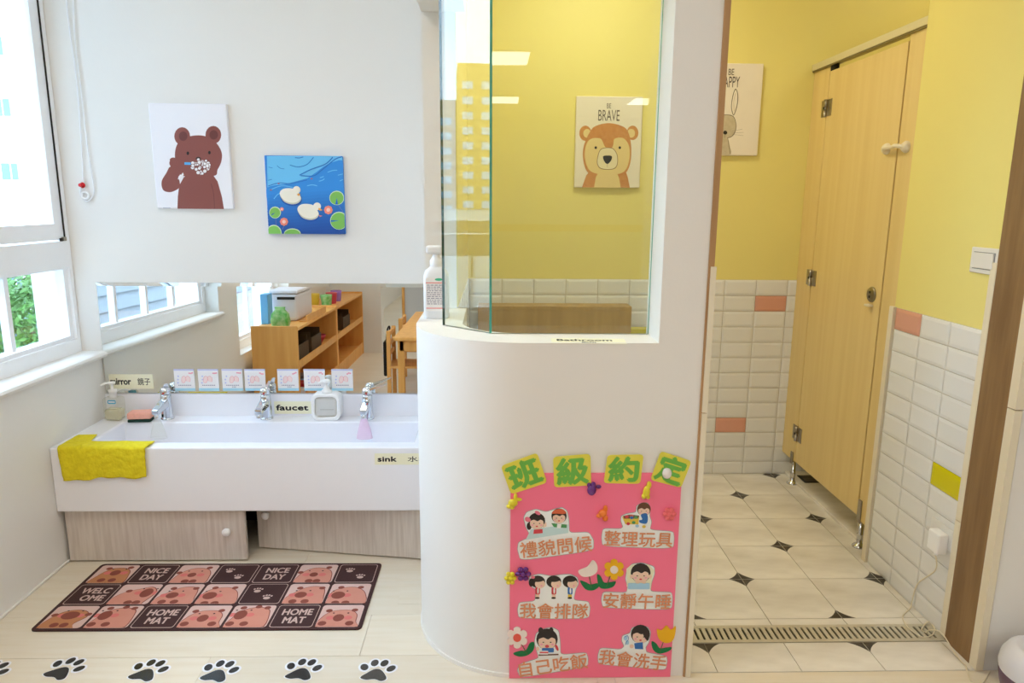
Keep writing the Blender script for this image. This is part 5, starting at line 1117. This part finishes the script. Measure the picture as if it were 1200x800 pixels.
# ================================================================== OUTSIDE
M_GROUND = mat('outdoor_paving', '#A9A79F', .9, noise=.4, nscale=.6); M_FAC = mat('white_facade', '#D2D3D3', .8, noise=.05, nscale=.5); M_WIN = mat('far_window_glass', '#9FC4DC', .15, noise=.3, nscale=.4, c2='#C5DDEA')
struct(box('ground', (-260, -120, -.5), (-1.87, 140, -.3), M_GROUND))
fb = tag(empty('white_building', (-22, 20, -.3)), 'white apartment block with small blue windows outside the window', 'building')
def ob(nm, mb, root): o = mb.build(nm, root); o.matrix_parent_inverse = Matrix.Translation(root.location).inverted(); return o
ob('wall', MB().box((-44, 18, -.3), (-11.5, 24, 22), M_FAC), fb)
M_WIN2 = mat('near_window_glass', '#4A6C86', .15)
def bwin(x, y, w_, h_):
    p_ = at_y(x, y, 18); f = ob('window', MB().box((p_.x-w_/2, 17.97, p_.z-h_/2), (p_.x+w_/2, 18.0, p_.z+h_/2), M_PVC), fb)
    MB().box((p_.x-w_/2+.04, 17.955, p_.z-h_/2+.04), (p_.x-.02, 17.969, p_.z+h_/2-.04), M_WIN2).box((p_.x+.02, 17.955, p_.z-h_/2+.04), (p_.x+w_/2-.04, 17.969, p_.z+h_/2-.04), M_WIN2).build('pane', f)
for x, y in ((-4, 54), (4, 126), (14, 201)): bwin(x, y, .52, .48)
for x, y in ((-70, 54), (-66, 126), (-60, 201), (-140, 126), (-130, 201)): bwin(x, y, .52, .48)
# siding annex seen through the mirror's window
M_ANX = mat('annex_siding', '#7C8186', .8, noise=.05, nscale=.5)
an = tag(empty('siding_annex', (-6, -5, -.3)), 'pale clapboard annex outside, seen through the window in the mirror', 'building')
ob('wall', MB().box((-8, -30, -.3), (-5.55, 1.1, 9.8), M_ANX), an)  # height and near end stretched to block sky from the sink wall
bd = MB().add([(-5.549, -30, 0), (-5.549, 1.1, 0), (-5.515, 1.1, 0), (-5.515, -30, 0), (-5.549, -30, .235), (-5.549, 1.1, .235)], [(0, 1, 2, 3), (3, 2, 5, 4), (0, 4, 5, 1)], M_ANX).mesh('board')
for i in range(42): o = link('board', bd, an); o.matrix_parent_inverse = Matrix.Translation(an.location).inverted(); o.location = (0, 0, -.28+i*.24)
# shrubs, fence and post beyond the lower lights
M_LEAF = mat('shrub_leaf', '#4C7A2E', .6, noise=.6, nscale=6, c2='#24461A')
def shrub(c, rx, rz, n, label, seed):
    rnd = random.Random(seed); r = tag(empty('shrub', c), label, 'shrub', 'shrubs outside the window'); mb = MB()
    for i in range(n):
        u, v = rnd.uniform(-1, 1), rnd.uniform(0, 2*PI); q = rnd.uniform(.6, 1.0); s_ = math.sqrt(1-u*u)
        p_ = Vector((rx*q*s_*math.cos(v), rx*q*s_*math.sin(v), rz+rz*q*u)); d_ = Vector((rnd.gauss(0, 1), rnd.gauss(0, 1), rnd.gauss(.3, 1))).normalized(); e_ = d_.cross(Vector((rnd.gauss(0, 1), rnd.gauss(0, 1), rnd.gauss(0, 1)))).normalized(); L = rnd.uniform(.03, .055)
        mb.add([(p_-d_*L)[:], (p_+e_*L*.4)[:], (p_+d_*L)[:], (p_-e_*L*.4)[:]], [(0, 1, 2, 3)], M_LEAF)
    o = mb.build('foliage', r); o['kind'] = 'stuff'
    MB().tube([(0, 0, 0), (.02, 0, rz)], .03, mat('bark', '#6B5742', .9), 7).build('stem', r)
for i, (x, y, D, rx, rz) in enumerate(((8, 395, 6.2, .20, .50), (38, 395, 6.0, .19, .53), (24, 395, 6.9, .26, .66))):
    p_ = at_y(x, y, D); shrub((p_.x, D, -.3), rx, rz, 900, 'leafy green shrub outside the lower window, %s' % ['left one', 'middle one', 'the one behind'][i], i)
p_ = at_y(57, 380, 5.2); pp = tag(empty('white_post', (p_.x, 5.2, -.3)), 'white square post outside the lower window', 'post')
MB().rbox((-.035, -.035, 0), (.035, .035, 2.3), .006, M_FAC, 1).build('shaft', pp); MB().rbox((-.05, -.05, 2.3), (.05, .05, 2.34), .01, M_FAC, 1).build('cap', pp)
fe = tag(empty('slat_fence', (-5.0, 7.6, -.3)), 'pale blue-grey slat fence below the shrubs outside', 'fence'); M_FEN = mat('fence_bluegrey', '#66788A', .6)
fs_ = MB().box((0, 0, 0), (.09, .025, .82), M_FEN).mesh('slat')
for i in range(32): o = link('slat', fs_, fe); o.location = (-2.0+i*.12, 0, 0)
MB().box((-2.05, .0255, .2), (1.9, .05, .27), M_FEN).build('rail', fe); MB().box((-2.05, .0255, .6), (1.9, .05, .67), M_FEN).build('rail', fe)
# towers far off, mirrored in the glass screen
M_TWA, M_TWB, M_TWC = mat('tower_tan', '#C99A62', .8), mat('tower_grey', '#A9ADB2', .8), mat('tower_ochre', '#C9A25A', .8)
wme = MB().box((0, -1.1, -.75), (.25, 1.1, .75), M_WIN).mesh('window')
def tower(y0, y1, zt_, m_, label, xx):
    r = tag(empty('apartment_tower', (xx, (y0+y1)/2, -.3)), label, 'building', 'far apartment towers'); MB().box((-14, -(y1-y0)/2, -20), (0, (y1-y0)/2, zt_+.3), m_).build('wall', r)
    ny = max(1, int((y1-y0)/4)); z = zt_-4
    while z > -2:
        for i in range(ny): o = link('window', wme, r); o.location = (0, -(y1-y0)/2+(i+.5)*(y1-y0)/ny, z)
        z -= 3.0
tower(-9, -1, 29, M_TWC, 'ochre apartment tower mirrored in the right of the angled pane', -150)
tower(-1, 4, 22, M_TWA, 'tan middle apartment block mirrored in the angled pane', -152)
tower(4, 12, 29, M_TWB, 'grey apartment tower mirrored in the left of the angled pane', -150)
